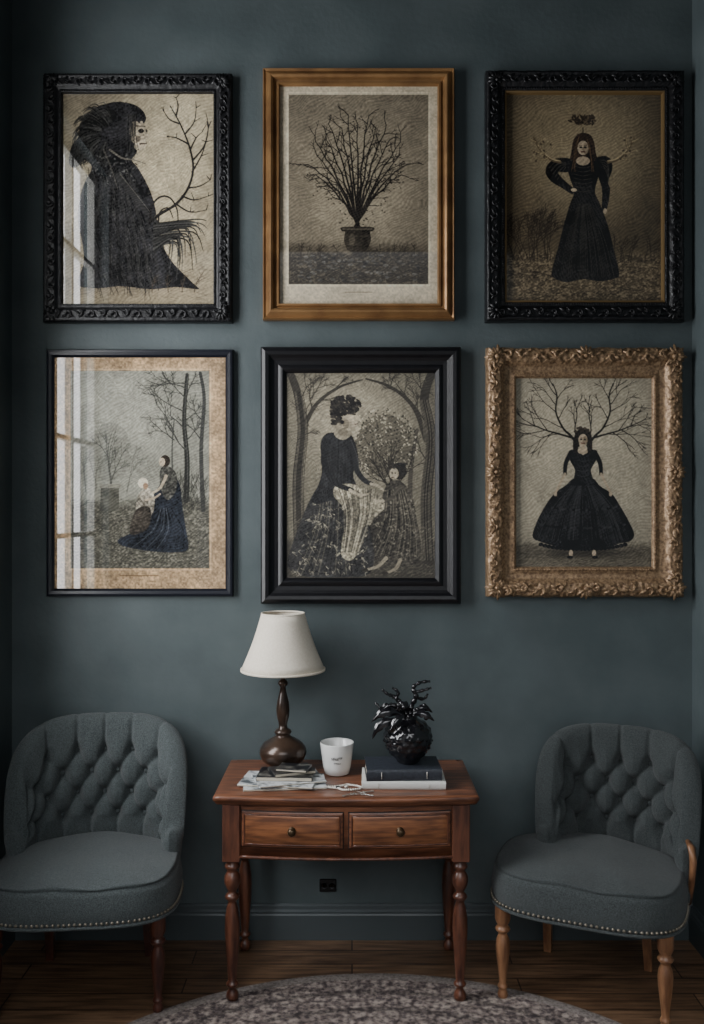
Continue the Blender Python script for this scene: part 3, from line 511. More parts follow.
# ---------------------------------------------------------------- frames
def frame(name,x0,y0,x1,y1,prof,m,art=None,orn=None,N=40,extra=None,dfr=3.755,gain=1.45,liner=None):
    s=dfr/F; cx=((x0+x1)/2-352)*s; cz=CH-((y0+y1)/2-512)*s; w=(x1-x0)*s; h=(y1-y0)*s
    e=empty(name,(cx,0,cz)); b=MB()
    pr=[]
    for i in range(len(prof)-1):
        n=max(1,int(math.hypot(prof[i+1][0]-prof[i][0],prof[i+1][1]-prof[i][1])/ (.0045 if orn else 1)))
        for k in range(n): t=k/n; pr.append((prof[i][0]*(1-t)+prof[i+1][0]*t,prof[i][1]*(1-t)+prof[i+1][1]*t))
    pr.append(prof[-1])
    rows=[]
    for a,hh in pr:
        hw=w/2-a; hv=h/2-a; row=[]
        cs=[(-hw,-hv),(hw,-hv),(hw,hv),(-hw,hv)]
        for k in range(4):
            p,q=cs[k],cs[(k+1)%4]
            for j in range(N if orn else 1):
                t=j/(N if orn else 1); x=p[0]+(q[0]-p[0])*t; z=p[1]+(q[1]-p[1])*t; H=hh; ox=oz=0
                if orn:
                    dH,dout=orn(x,z,a,w,h); H=hh+dH
                    if hh>.002:
                        ex=1 if abs(abs(x)-hw)<1e-6 else 0; ez=1 if abs(abs(z)-hv)<1e-6 else 0
                        ox=ex*dout*(1 if x>0 else -1); oz=ez*dout*(1 if z>0 else -1)
                row.append((x+ox,-max(H,0.0005),z+oz))
        rows.append(row)
    b.grid(rows,m,closev=True,smooth=bool(orn))
    if liner:
        rows=[]
        for a,hh in liner:
            hw=w/2-a; hv=h/2-a; rows.append([(-hw,-hh,-hv),(hw,-hh,-hv),(hw,-hh,hv),(-hw,-hh,hv)])
        b.grid(rows,'liner',closev=True,smooth=False)
    if extra: extra(b,w,h)
    b.box((0,-.006,0),(w/2-.015,.0055,h/2-.015),'gap')
    o=b.obj('moulding',parent=e)
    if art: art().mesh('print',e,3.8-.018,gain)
    return e
def carve(sc,amp,out=.0,lim=1):
    def f(x,z,a,w,h):
        n=noise.noise(Vector((x*sc,z*sc,3.1))); n2=noise.noise(Vector((x*sc*2.3,z*sc*2.3,7.7)))
        r=(1-abs(n)*2.2)*.6+n2*.6
        fade=min(1,a/.006+.3)*max(0,min(1,(lim-a)/.01))
        return amp*r*fade, (out*noise.noise(Vector((x*22,z*22,1)))*(1 if a<lim else 0))
    return f
def side_iter(w,h,inset,step):
    for (p,q,o) in (((-w/2+inset,h/2-inset),(w/2-inset,h/2-inset),(0,1)),((w/2-inset,h/2-inset),(w/2-inset,-h/2+inset),(1,0)),((w/2-inset,-h/2+inset),(-w/2+inset,-h/2+inset),(0,-1)),((-w/2+inset,-h/2+inset),(-w/2+inset,h/2-inset),(-1,0))):
        L=math.hypot(q[0]-p[0],q[1]-p[1]); n=max(1,round(L/step)); d=((q[0]-p[0])/L,(q[1]-p[1])/L)
        for k in range(n):
            t=(k+.5)/n; yield p[0]+(q[0]-p[0])*t,p[1]+(q[1]-p[1])*t,d,o,k,n
def beads(b,w,h,inset,step,r,y,m,sc=(1,1,1)):
    for x,z,d,o,k,n in side_iter(w,h,inset,step): b.ball((x,-y,z),r,m,8,5,sc)
def leaf(b,x,z,y,ang,L,W,m,lift=.01):
    rows=[]
    for i in range(7):
        t=i/6; ww=W*math.sin(math.pi*min(1,t*.85+.12))*(1 if i%2 else .78); cx=L*t
        rows.append([(x+math.cos(ang)*cx-math.sin(ang)*ww*s,-(y+lift*math.sin(math.pi*t)*1.0+(.004 if s==0 else -.004)),z+math.sin(ang)*cx+math.cos(ang)*ww*s) for s in (-1,-.5,0,.5,1)])
    b.grid(rows,m)
def scroll(b,x,z,y,ang,R,m,sgn=1,r=.006):
    pts=[];rad=[]
    for i in range(22):
        t=i/21; th=ang+sgn*t*4.6*1.1; rr=R*(1-.8*t); pts.append((x+rr*math.cos(th),-(y+.004*t),z+rr*math.sin(th))); rad.append(r*(.45+.75*math.sin(math.pi*min(1,t+.15))**.7))
    b.tube(pts,rad,m,7)
def gilt_extra(b,w,h):
    I=.036
    for x,z,d,o,k,n in side_iter(w,h,I,.075):
        a=math.atan2(d[1],d[0]); sg=1 if k%2 else -1
        scroll(b,x+o[0]*.004*sg,z+o[1]*.004*sg,.052,a+math.pi*.5*sg,.020,'goldc',sg,.0058)
        leaf(b,x,z,.050,a+.45*sg,.042,.009,'goldc'); leaf(b,x,z,.050,a+math.pi-.5*sg,.038,.009,'goldc')
        leaf(b,x+d[0]*.036+o[0]*.010,z+d[1]*.036+o[1]*.010,.040,math.atan2(o[1],o[0]),.024,.011,'goldc')
    for sx in(-1,1):
        for sz in(-1,1):
            cx,cz=sx*(w/2-.042),sz*(h/2-.042); base=math.atan2(sz,sx)
            for k in range(-3,4): leaf(b,cx,cz,.053,base+k*.42,.054 if k%2==0 else .044,.012,'goldc',.014)
            b.ball((cx,-.058,cz),.013,'goldc',12,8)
            scroll(b,cx-sx*.048,cz+sz*.010,.052,base,.020,'goldc',sx*sz); scroll(b,cx+sx*.010,cz-sz*.048,.052,base,.020,'goldc',-sx*sz)
            leaf(b,cx,cz,.048,base+math.pi,.05,.013,'goldc')
    for (cx,cz,an) in ((0,h/2-.038,math.pi/2),(0,-h/2+.038,-math.pi/2),(w/2-.038,0,0),(-w/2+.038,0,math.pi)):
        for k in range(-2,3): leaf(b,cx,cz,.052,an+k*.5,.046,.011,'goldc',.014)
        b.ball((cx,-.056,cz),.011,'goldc',12,8)
    beads(b,w,h,.117,.0115,.0036,.033,'goldc')
def blk_extra(ins,y,st=.05):
    def f(b,w,h):
        for x,z,d,o,k,n in side_iter(w,h,ins,st):
            a=math.atan2(d[1],d[0]); sg=1 if k%2 else -1
            scroll(b,x,z,y,a+math.pi*.5*sg,ins*.48,'blackc',sg,.0042)
            leaf(b,x,z,y,a+.5*sg,st*.6,.006,'blackc',.006); leaf(b,x,z,y,a+math.pi-.5*sg,st*.6,.006,'blackc',.006)
        beads(b,w,h,.0745,.0105,.0036,y-.011,'blackc'); beads(b,w,h,.007,.012,.0036,y-.004,'blackc')
        for sx in(-1,1):
            for sz in(-1,1):
                for k in range(-3,4): leaf(b,sx*(w/2-ins*1.2),sz*(h/2-ins*1.2),y+.002,math.atan2(sz,sx)+k*.5,ins*1.1,.009,'blackc',.010)
                b.ball((sx*(w/2-ins*1.2),-y-.006,sz*(h/2-ins*1.2)),.009,'blackc',10,7)
    return f
frame('ornate_black_picture_frame',42,72,231.5,321.5,[(0,0),(0,.03),(.006,.042),(.014,.044),(.020,.040),(.05,.040),(.062,.032),(.068,.030),(.078,.034),(.082,.016)],'blackc',art1,carve(60,.002,.001),110,blk_extra(.036,.044))
frame('gilt_picture_frame',262.5,66.5,455,319,[(0,0),(0,.032),(.005,.04),(.010,.036),(.014,.034),(.030,.050),(.036,.051),(.044,.046),(.05,.030),(.056,.028),(.060,.036),(.068,.036),(.073,.016)],'gold',art2)
frame('ornate_black_picture_frame',486,70,685,321,[(0,0),(0,.034),(.006,.05),(.014,.052),(.022,.047),(.05,.046),(.066,.034),(.078,.038),(.082,.034)],'blackc',art3,carve(50,.004,.003),120,blk_extra(.038,.050,.056),liner=[(.082,.034),(.084,.036),(.090,.034),(.094,.016)])
frame('thin_black_picture_frame',44.5,348.5,232.5,597,[(0,0),(0,.022),(.004,.028),(.012,.03),(.024,.028),(.030,.022),(.036,.016)],'blackb',art4)
frame('wide_black_picture_frame',260.5,346.5,461,604,[(0,0),(0,.035),(.006,.044),(.02,.05),(.034,.047),(.046,.036),(.058,.03),(.074,.028),(.084,.032),(.092,.034),(.098,.031),(.106,.024),(.110,.016)],'black',art5)
frame('carved_gilt_picture_frame',487,347,684,597.5,[(0,0),(0,.025),(.008,.04),(.03,.05),(.055,.048),(.072,.036),(.082,.030),(.100,.027),(.110,.030),(.122,.032),(.127,.024),(.130,.016)],'goldc',art6,carve(42,.009,.006,.075),140,gilt_extra)

# ---------------------------------------------------------------- table
def side_table():
    x0=-.022; TZ=.78; yF=3.262-D; yB=3.755-D; hw=.494; yc=(yF+yB)/2
    e=empty('mahogany_side_table',(x0,yc,0)); hy=(yB-yF)/2; bow=.03
    def outline(off):
        pts=[]
        for i in range(41):
            x=-hw+2*hw*i/40; pts.append((x*(1+off/hw),-hy-off-bow*(1-(x/hw)**2)+.012))
        for i in range(21): pts.append((hw+off,-hy+.012-off+(2*hy-.012+off)*(i+1)/21))
        for i in range(1,41): pts.append(((hw+off)*(1-2*i/40),hy))
        for i in range(20): pts.append((-hw-off,hy-(2*hy-.012+off)*(i+1)/21))
        return pts
    b=MB(); rows=[]
    for off,z in ((-.02,TZ-.034),(-.012,TZ-.034),(-.006,TZ-.026),(-.004,TZ-.02),(0,TZ-.018),(.001,TZ-.01),(0,TZ-.004),(-.004,TZ),(-.03,TZ)):
        rows.append([(x,y,z) for x,y in outline(off)])
    b.grid(rows,'table',closev=True); n=len(rows[0])
    b.add(rows[-1],[tuple(range(n))],'table',False); b.add(rows[0],[tuple(range(n))],'table',False)
    b.obj('table_top',parent=e)
    b=MB(); lx=.4275; ly=hy-.052; zt=TZ-.034; zb=.545
    fy=lambda x:-ly-.022-bow*(1-(x/lx)**2)
    rows=[[(x,fy(x),z) for z in (zb,zt)] for x in np.linspace(-lx,lx,30)]; rows2=[[(x,fy(x)+.02,z) for z in (zb,zt)] for x in np.linspace(lx,-lx,30)]
    b.grid(rows+rows2,'table',closeu=True,smooth=True); bt=[r[0] for r in rows]+[r[0] for r in rows2]; b.add(bt,[tuple(range(60))],'table',False)
    for sx in(-1,1): b.box((sx*(lx+.005),0,(zb+zt)/2),(.012,ly,(zt-zb)/2),'table')
    b.box((0,ly,(zb+zt)/2),(lx,.012,(zt-zb)/2),'table')
    b.tube([(x,fy(x)-.002,zb+.006) for x in np.linspace(-lx+.03,lx-.03,30)],.006,'tablev',8)
    b.obj('apron',parent=e)
    for i,(a,c) in enumerate(((-.388,-.012),(.012,.388))):
        b=MB(); z0,z1=.592,.722
        def slab(a,c,z0,z1,dy,m,inset=.004):
            xs=np.linspace(a,c,20); ring=[(x,z0) for x in xs]+[(x,z1) for x in xs[::-1]]
            cx,cz=(a+c)/2,(z0+z1)/2
            r0=[(x,fy(x)+.001,z) for x,z in ring]; r1=[(x,fy(x)-dy,z) for x,z in ring]
            r2=[(cx+(x-cx)*(1-inset*2/(c-a)),fy(x)-dy-.002,cz+(z-cz)*(1-inset*2/(z1-z0))) for x,z in ring]
            b.grid([r0,r1,r2],m,closev=True,smooth=False)
            lo=r2[:20]; hi=r2[20:][::-1]; b.grid([lo,hi],m,smooth=True)
        slab(a-.004,c+.004,z0-.004,z1+.004,.0006,'gap'); slab(a,c,z0,z1,.005,'table'); slab(a+.012,c-.012,z0+.012,z1-.012,.0075,'drawer')
        ring=[(a+.010,z0+.010),(c-.010,z0+.010),(c-.010,z1-.010),(a+.010,z1-.010),(a+.010,z0+.010)]
        pts=[]
        for q in range(4):
            for t in np.linspace(0,1,12)[:-1]:
                x=ring[q][0]*(1-t)+ring[q+1][0]*t; z=ring[q][1]*(1-t)+ring[q+1][1]*t; pts.append((x,fy(x)-.007,z))
        pts.append(pts[0]); b.tube(pts,.003,'tablev',6)
        xm=(a+c)/2; T=Matrix.Translation((xm,fy(xm)-.009,(z0+z1)/2))@Matrix.Rotation(math.pi/2,4,'X')
        b.lathe([(.0,-.001),(.014,0),(.014,.003),(.007,.006),(.006,.012),(.012,.017),(.015,.023),(.012,.029),(.0,.032)],'knob',seg=20,T=T)
        b.obj('drawer_%d'%(i+1),parent=e)
    prof=[(.0,0),(.016,.0),(.021,.006),(.024,.018),(.021,.032),(.014,.042),(.013,.052),(.021,.058),(.024,.064),(.021,.070),(.015,.076),(.0175,.10),(.022,.16),(.0265,.22),(.0285,.27),(.027,.315),(.021,.352),(.016,.368),(.015,.376),(.024,.384),(.028,.392),(.024,.400),(.016,.406),(.015,.414),(.022,.424),(.029,.440),(.031,.455),(.029,.470),(.021,.484),(.017,.492),(.026,.499),(.029,.506),(.026,.513),(.022,.518),(.022,.545)]
    for i,(sx,sy) in enumerate(((-1,-1),(1,-1),(-1,1),(1,1))):
        b=MB(); z0=.0072 if sy<0 else .0005
        b.lathe([(r,max(z,z0)) for r,z in prof],'tablev',loc=(sx*lx,sy*ly,0),seg=28)
        b.box((sx*lx,sy*ly,(.53+zt)/2),(.034,.034,(zt-.53)/2),'tablev',bev=.004)
        b.obj('leg_%d'%(i+1),parent=e)
side_table()
TZ=.7805
# ---------------------------------------------------------------- lamp
def lamp():
    d=3.605; s=F/d; x=(283-352)/s
    e=empty('table_lamp',(x,d-D,TZ)); b=MB()
    Z=lambda py:CH-(py-512)/s-TZ
    prof=[(0,0),(.058,0),(.062,.006),(.058,.012),(.05,.016),(.064,.024),(.086,.046),(.096,.070),(.094,.090),(.078,.112),(.052,.128),(.034,.138),(.026,.146),(.034,.152),(.036,.158),(.030,.166),(.018,.172),(.017,.190),(.024,.215),(.028,.245),(.024,.28),(.015,.315),(.011,.34),(.018,.348),(.021,.356),(.018,.364),(.010,.370),(.010,.385),(.022,.392),(.027,.398),(.022,.404),(.008,.410),(.008,.43),(0,.43)]
    b.lathe(prof,'bronze',seg=40); b.obj('base',parent=e)
    b=MB(); zb,zt=Z(670),Z(613); rb,rt=.172,.088
    n=8; o=[(rb+(rt-rb)*t-.006*math.sin(math.pi*t),zb+(zt-zb)*t) for t in np.linspace(0,1,n)]
    i_=[(r-.003,z) for r,z in o[::-1]]
    b.lathe(o+i_+[o[0]],'shade',seg=64)
    for (r,z) in ((rb,zb+.003),(rt,zt-.003)): b.lathe([(r-.004,z-.004),(r+.0015,z-.004),(r+.0015,z+.004),(r-.004,z+.004),(r-.004,z-.004)],'shade',seg=64)
    zs=zt-.02
    for k in range(3):
        a=k*2.094+.3; b.tube([(0,0,zs),(math.cos(a)*(rt-.004),math.sin(a)*(rt-.004),zs)],.0018,'bronze',6)
    b.tube([(0,0,.42),(0,0,zs+.012)],.004,'bronze',8); b.ball((0,0,.46),.028,'ceramic',16,10,(1,1,1.3))
    b.obj('shade',parent=e)
lamp()
# ---------------------------------------------------------------- mug
def mug():
    d=3.56; s=F/d; e=MB()
    h=.127
    e.lathe([(0,0),(.044,0),(.05,.004),(.056,.03),(.062,.075),(.068,h-.003),(.067,h),(.064,h-.002),(.058,.075),(.05,.02),(.042,.01),(0,.01)],'ceramic',seg=40)
    T=Matrix.Rotation(math.radians(118),4,'Z')
    e.tube([(.056+.034*math.sin(t)*1.0,0,.064+.038*math.cos(t)) for t in np.linspace(.15,math.pi-.15,14)],.0065,'ceramic',10,T=T)
    rng=random.Random(4)
    for k in range(9):
        a=-math.pi/2-.35+k*.08; z=.075+rng.uniform(-.003,.003); r=.0625
        e.tube([(r*math.cos(a+q*.02),r*math.sin(a+q*.02),z+(.006*math.sin(q*2.1+k))) for q in range(4)],.0007,'ink',5)
    for k in range(6):
        a=-math.pi/2-.2+k*.08; r=.0603; e.tube([(r*math.cos(a+q*.02),r*math.sin(a+q*.02),.055+(.004*math.sin(q*2.6+k))) for q in range(4)],.0006,'ink',5)
    e.obj('ceramic_mug',loc=((337-352)/s,d-D,TZ))
mug()
# ---------------------------------------------------------------- books
def book(b,c,hw,hd,ht,cover,rot,spine_round=.006):
    T=Matrix.Translation(c)@Matrix.Rotation(rot,4,'Z')
    b.box((0,0,ht-.0015),(hw,hd,.0015),cover,.0008,T); b.box((0,0,.0015),(hw,hd,.0015),cover,.0008,T)
    b.box((0,.003,ht/2),(hw-.004,hd-.005,ht/2-.003),'pages',.0005,T)
    rows=[]
    for t in np.linspace(-1,1,9): rows.append([(x,-hd-spine_round*math.sqrt(max(0,1-t*t))*.8+.001,ht/2+t*(ht/2)) for x in (-hw,hw)])
    b.grid(rows,cover,T=T)
    for sx in (-1,1): b.tube([(sx*hw*.6,-hd-spine_round*.85,ht*.2),(sx*hw*.6,-hd-spine_round*.85,ht*.8)],.0012,'pearl',6,T=T)
bx=(404-352)/262
b=MB(); book(b,(bx,-.355,0),.160,.094,.030,'bookw',-.02); b.obj('pale_book',loc=(0,0,TZ))
b=MB(); book(b,(bx-.002,-.352,0),.144,.090,.044,'bookb',.03); b.obj('black_book',loc=(0,0,TZ+.0305))
# ---------------------------------------------------------------- magazines
b=MB(); z=0
for (cx,cy,hw,hd,rot,t,m) in ((-.24,-.372,.158,.088,.10,.008,'mag1'),(-.26,-.364,.146,.090,-.14,.007,'mag1'),(-.225,-.368,.130,.084,.30,.006,'mag1'),(-.235,-.350,.108,.070,-.05,.015,'mag2'),(-.215,-.345,.082,.056,.35,.012,'mag2'),(-.205,-.350,.062,.045,-.2,.009,'mag2')):
    b.box((cx,cy,z+t/2),(hw,hd,t/2),m,.001,rot=rot)
    b.box((cx,cy,z+t/2),(hw-.002,hd+.0006,t/2-.0016),'pages',.0003,rot=rot)
    z+=t+.0004
b.obj('magazine_stack',loc=(-.022,0,TZ))
b=MB()
for i in range(58):
    t=i/58*2*math.pi; x=.058*math.cos(t)+.014*math.cos(3*t+.5); y=.026*math.sin(t)+.01*math.sin(2*t)
    b.ball((x,y,.0045),.0045,'pearl',8,6)
b.ball((-.02,-.006,.006),.009,'ink',10,8,(1.3,1,.6)); b.ball((.012,.006,.005),.007,'pearl',10,8,(1.2,1,.7))
b.obj('bead_necklace',loc=(-.034,-.435,TZ))
b=MB()
b.tube([(.013*math.cos(t),.013*math.sin(t),.003) for t in np.linspace(0,2*math.pi,25)],.0013,'steel',6,cap=False)
for a in (-.5,.35,-2.6):
    T=Matrix.Rotation(a,4,'Z')
    b.tube([(.022+.008*math.cos(t),.008*math.sin(t),.003) for t in np.linspace(0,2*math.pi,17)],.0017,'steel',6,T=T,cap=False)
    b.box((.048,0,.003),(.019,.0022,.0014),'steel',.0005,T); b.box((.062,.005,.003),(.003,.004,.0012),'steel',.0003,T); b.box((.054,.004,.003),(.002,.003,.0012),'steel',.0003,T)
b.obj('key_ring',loc=(.020,-.500,TZ+.0005))
# ---------------------------------------------------------------- black sculptural vase
def vase():
    b=MB(); rows=[]
    prof=[(0,0),(.036,0),(.044,.006),(.048,.014),(.06,.03),(.082,.06),(.092,.092),(.090,.12),(.074,.148),(.052,.165),(.038,.174),(.036,.186),(.044,.196),(.05,.2),(.044,.198),(.03,.18),(.0,.17)]
    pr=[]
    for i in range(len(prof)-1):
        for k in range(4): t=k/4; pr.append((prof[i][0]*(1-t)+prof[i+1][0]*t,prof[i][1]*(1-t)+prof[i+1][1]*t))
    pr.append(prof[-1]); seg=72
    for r,z in pr:
        row=[]
        for k in range(seg):
            a=2*math.pi*k/seg; dr=0
            if .02<z<.165 and r>.045:
                u=a/(2*math.pi)*14; v=z/.024; o=.5*(int(v)%2); fu=(u+o)%1-.5; fv=v%1-.5
                dr=.010*(1-min(1,math.hypot(fu,fv)*2))+.003*noise.noise(Vector((math.cos(a)*5,math.sin(a)*5,z*60)))
            row.append(((r+dr)*math.cos(a),(r+dr)*math.sin(a),z))
        rows.append(row)
    b.grid(rows,'vase',closev=True)
    def tw(p,r0,r1):
        pts=[]; P_=[Vector(q) for q in p]; n=len(P_)
        for i in range(n-1):
            a0,a1,a2,a3=P_[max(0,i-1)],P_[i],P_[i+1],P_[min(n-1,i+2)]
            for k in range(6):
                t=k/6; pts.append(.5*((2*a1)+(-a0+a2)*t+(2*a0-5*a1+4*a2-a3)*t*t+(-a0+3*a1-3*a2+a3)*t**3))
        pts.append(P_[-1]); m=len(pts); b.tube(pts,[ (r0+(r1-r0)*i/m)*(1+.25*math.sin(i*1.7)) for i in range(m)],'vase',8)
    S=1/255.7
    X=lambda px:(px-408)*S; Z=lambda py:(765-py)*S
    tw([(0,0,.17),(X(412),.0,Z(708)),(X(416),-.01,Z(698)),(X(413),-.01,Z(690)),(X(420),-.005,Z(685)),(X(430),0,Z(684))],.012,.005)
    tw([(X(413),-.01,Z(695)),(X(424),-.012,Z(692)),(X(431),-.01,Z(690))],.008,.004); tw([(X(414),0,Z(700)),(X(424),.01,Z(702)),(X(428),.01,Z(697))],.008,.004)
    tw([(0,0,.17),(X(402),.01,Z(708)),(X(394),.01,Z(700)),(X(388),.0,Z(697)),(X(382),0,Z(692))],.012,.004); tw([(X(396),0,Z(702)),(X(398),-.01,Z(694)),(X(392),-.01,Z(690))],.008,.004)
    tw([(X(402),-.02,Z(712)),(X(392),-.03,Z(706)),(X(382),-.03,Z(710)),(X(375),-.02,Z(704))],.011,.004)
    def lf(p0,p1,p2,w):
        p0,p1,p2=map(Vector,(p0,p1,p2)); rows=[]; up=Vector((0,-1,.4)).normalized()
        for i in range(11):
            t=i/10; p=p0*(1-t)**2+p1*2*t*(1-t)+p2*t*t; tg=((p1-p0)*(1-t)+(p2-p1)*t).normalized(); sd=tg.cross(up).normalized(); ww=w*math.sin(math.pi*min(1,t*.9+.1))*(1+.25*math.sin(i*2.2))
            rows.append([tuple(p+sd*ww*s+up*(-abs(s)*.006+.003)) for s in (-1,-.5,0,.5,1)])
        rr=rows+[[tuple(Vector(q)-up*.004) for q in r] for r in rows[::-1]]
        b.grid(rr,'vase',closeu=True)
    lf((X(402),-.04,Z(716)),(X(384),-.06,Z(704)),(X(371),-.05,Z(722)),.018); lf((X(398),-.06,Z(720)),(X(378),-.08,Z(716)),(X(372),-.06,Z(738)),.017)
    lf((X(404),-.06,Z(714)),(X(396),-.09,Z(714)),(X(388),-.09,Z(730)),.014); lf((X(412),-.05,Z(713)),(X(424),-.07,Z(710)),(X(433),-.06,Z(720)),.014)
    lf((X(408),-.03,Z(712)),(X(404),-.05,Z(698)),(X(396),-.04,Z(710)),.014); lf((X(414),-.03,Z(712)),(X(424),-.04,Z(704)),(X(432),-.02,Z(714)),.012); lf((X(400),0,Z(714)),(X(388),.02,Z(706)),(X(378),.02,Z(714)),.016)
    rng=random.Random(6)
    for k in range(22): b.ball((X(rng.uniform(382,426)),rng.uniform(-.06,0),Z(rng.uniform(704,718))),rng.uniform(.006,.011),'vase',9,6)
    b.obj('black_sculptural_vase',loc=(.219,3.45-D,TZ+.0755))
vase()
# ---------------------------------------------------------------- outlet
x,y,z=P(328,885,3.8); b=MB()
b.box((0,-.004,0),(.036,.004,.028),'outlet',.003)
for sx in(-1,1):
    T=Matrix.Translation((sx*.017,-.008,0))@Matrix.Rotation(math.pi/2,4,'X'); b.lathe([(.0,.0),(.012,0),(.014,.002),(.015,0)],'black',seg=20,T=T)
    for s2 in(-1,1): b.box((sx*.017+s2*.005,-.0085,.0),(.0012,.001,.003),'knob',.0002)
b.obj('wall_outlet',loc=(x,0,z))

# ---------------------------------------------------------------- chairs
def chair(loc,rz,fab,legm,r_in=.272,bx=0,TH=math.radians(82),arms=False,HT=.99):
    e=empty('tufted_armchair',loc,rz)
    b=MB(); seg=120
    def out(phi,off=0):
        c,s_=math.cos(phi),math.sin(phi); ax=.352+off+(-.03 if s_>0 else 0)*max(0,s_); ay=(.30 if s_<0 else .24)+off; n=3.6 if s_<0 else 2.4
        r=(abs(c/ax)**n+abs(s_/ay)**n)**(-1/n); return r*c,r*s_
    rows=[]; zb=.352
    def ring(fr,z,off=0,wob=0):
        row=[]
        for k in range(seg):
            phi=2*math.pi*k/seg; x,y=out(phi,off); x*=fr;y*=fr
            row.append((x,y,z+wob*noise.noise(Vector((x*7,y*7,0)))+(.012*max(0,y)/.24*(1 if z>.44 else 0))))
        return row
    for fr in (0.001,.15,.3,.45,.6,.7,.78,.85,.9,.94,.97): rows.append(ring(fr,.530-.042*fr**3,0,.011))
    for t in np.linspace(.25,1,6)*math.pi/2: rows.append(ring(1,.452+.036*math.cos(t),.0-.026*(1-math.sin(t)),.005))
    rows+= [ring(1,.42,.006),ring(1,.385,.004),ring(1,zb+.012,.0),ring(1,zb,-.003),ring(.9,zb-.001,0)]
    b.grid(rows,fab,closev=True); b.add(rows[-1],[tuple(range(seg))],fab,False)
    lp=[(*out(2*math.pi*k/seg,.004),zb+.006) for k in range(seg+1)]; b.tube(lp,.006,fab,8)
    acc=0; prev=None
    for k in range(721):
        phi=2*math.pi*k/720; p=Vector((*out(phi,.0045),zb+.020))
        if prev is not None:
            acc+=(p-prev).length
            if acc>.017: acc=0; b.ball(tuple(p),.0058,'nail',8,5)
        prev=p
    b.obj('seat',parent=e)
    NU,b_in=260,.255; y0=-.035; pw=.66
    def plan(u):
        th=u*TH; sx=math.sin(th); cy=math.cos(th)
        x=r_in*math.copysign(abs(sx)**pw,sx); y=y0+b_in*math.copysign(abs(cy)**pw,cy); return Vector((x+bx,y,0))
    raw=[plan(-1+2*i/2000) for i in range(2001)]; cum=[0]
    for i in range(2000): cum.append(cum[-1]+(raw[i+1]-raw[i]).length)
    tot=cum[-1]; pl=[];j=0
    for i in range(NU+1):
        t=tot*i/NU
        while j<1999 and cum[j+1]<t: j+=1
        f=(t-cum[j])/max(1e-9,cum[j+1]-cum[j]); pl.append(raw[j].lerp(raw[j+1],min(1,max(0,f))))
    us=[-1+2*i/NU for i in range(NU+1)]; S=[u*tot/2 for u in us]
    def Hf(u): return .60+(HT-.60)*max(0,1-abs(u)**4.4)**.75
    def nrm(i):
        t=(pl[min(i+3,NU)]-pl[max(i-3,0)]).normalized(); n=Vector((-t.y,t.x,0))
        return n if n.dot(pl[i]-Vector((bx,y0-.02,0)))>0 else -n
    w=.106; NV=72; VM=2.6
    def pleat(Sv,f,u):
        U=Sv/w; V=f*VM; p=U+V; q=U-V; dp=abs(p-round(p)); dq=abs(q-round(q))
        Fp=math.exp(-(dp/.11)**2); Fq=math.exp(-(dq/.11)**2)
        if V>=.5 and V<=2.0:
            dd=.006*max(Fp,Fq)+.036*math.exp(-(dp*dp+dq*dq)/.055)
            return .019*(min(dp,dq)*2)**.8-dd
        if V>2.0:
            dU=abs(U-round(U)); fall=math.exp(-((V-2)/.16)**2)
            return .018*(dU*2)**.7*max(0,1-(V-2)/.9)-.009*math.exp(-(dU/.08)**2)-.030*fall*math.exp(-(dU/.17)**2)
        dU=abs(U-.5-round(U-.5)); fall=math.exp(-((.5-V)/.16)**2)
        return .015*(dU*2)**.7*max(0,1-(.5-V)/.6)-.009*math.exp(-(dU/.08)**2)-.030*fall*math.exp(-(dU/.17)**2)
    Z0=.47
    def surf(i,f):
        u=us[i]; H=Hf(u); zz=Z0+.03+(H-.042-Z0-.03)*f
        lean=.032*((zz-Z0)/.5)
        m=min(1,max(0,(1-abs(u))/.1)); d=pleat(S[i],f,u)*m
        return lean-d-.012*math.sin(math.pi*f),zz
    rows=[]
    for i in range(NU+1):
        u=us[i]; H=Hf(u); n=nrm(i)
        sec=[(.0,Z0-.06)]
        for k in range(NV+1): sec.append(surf(i,k/NV))
        r=.038-.006*abs(u)**2; top0=.032*((H-.042-Z0)/.5); U=S[i]/w; dU=abs(U-round(U)); m=min(1,max(0,(1-abs(u))/.15))
        for k in range(1,17):
            a=math.pi-k/16*math.pi*1.15; pr_=.009*math.exp(-(dU/.08)**2)*max(0,1-k/13)*m; rr=r-pr_
            sec.append((top0+r+rr*1.15*math.cos(a)+.004,H-.042+rr*1.1*math.sin(a)))
        last=sec[-1]
        for k in range(1,9): t=k/8; sec.append((last[0]*(1-t)+.040*t+.004*math.sin(math.pi*t),last[1]*(1-t)+(.342)*t))
        sec.append((.01,.342))
        rows.append([(pl[i].x+n.x*a,pl[i].y+n.y*a,z) for a,z in sec])
    def endrows(row,tang):
        out_=[]; xs=[Vector(p) for p in row]; mid=(xs[1]+xs[-2])*.5
        for t in (.35,.7,1.0):
            sh=math.cos(t*math.pi/2*.999); rr=[]
            for p in xs:
                base=Vector((mid.x,mid.y,p.z)); q=base+(p-base)*sh+tang*.032*math.sin(t*math.pi/2); q.z=p.z-(.02*(1-sh) if p.z>.5 else 0); rr.append(tuple(q))
            out_.append(rr)
        return out_
    t0=(pl[0]-pl[2]).normalized(); t1=(pl[-1]-pl[-3]).normalized()
    rows=endrows(rows[0],t0)[::-1]+rows+endrows(rows[-1],t1)
    b=MB(); b.grid(rows,fab,closev=True)
    b.obj('tufted_back',parent=e)
    b=MB()
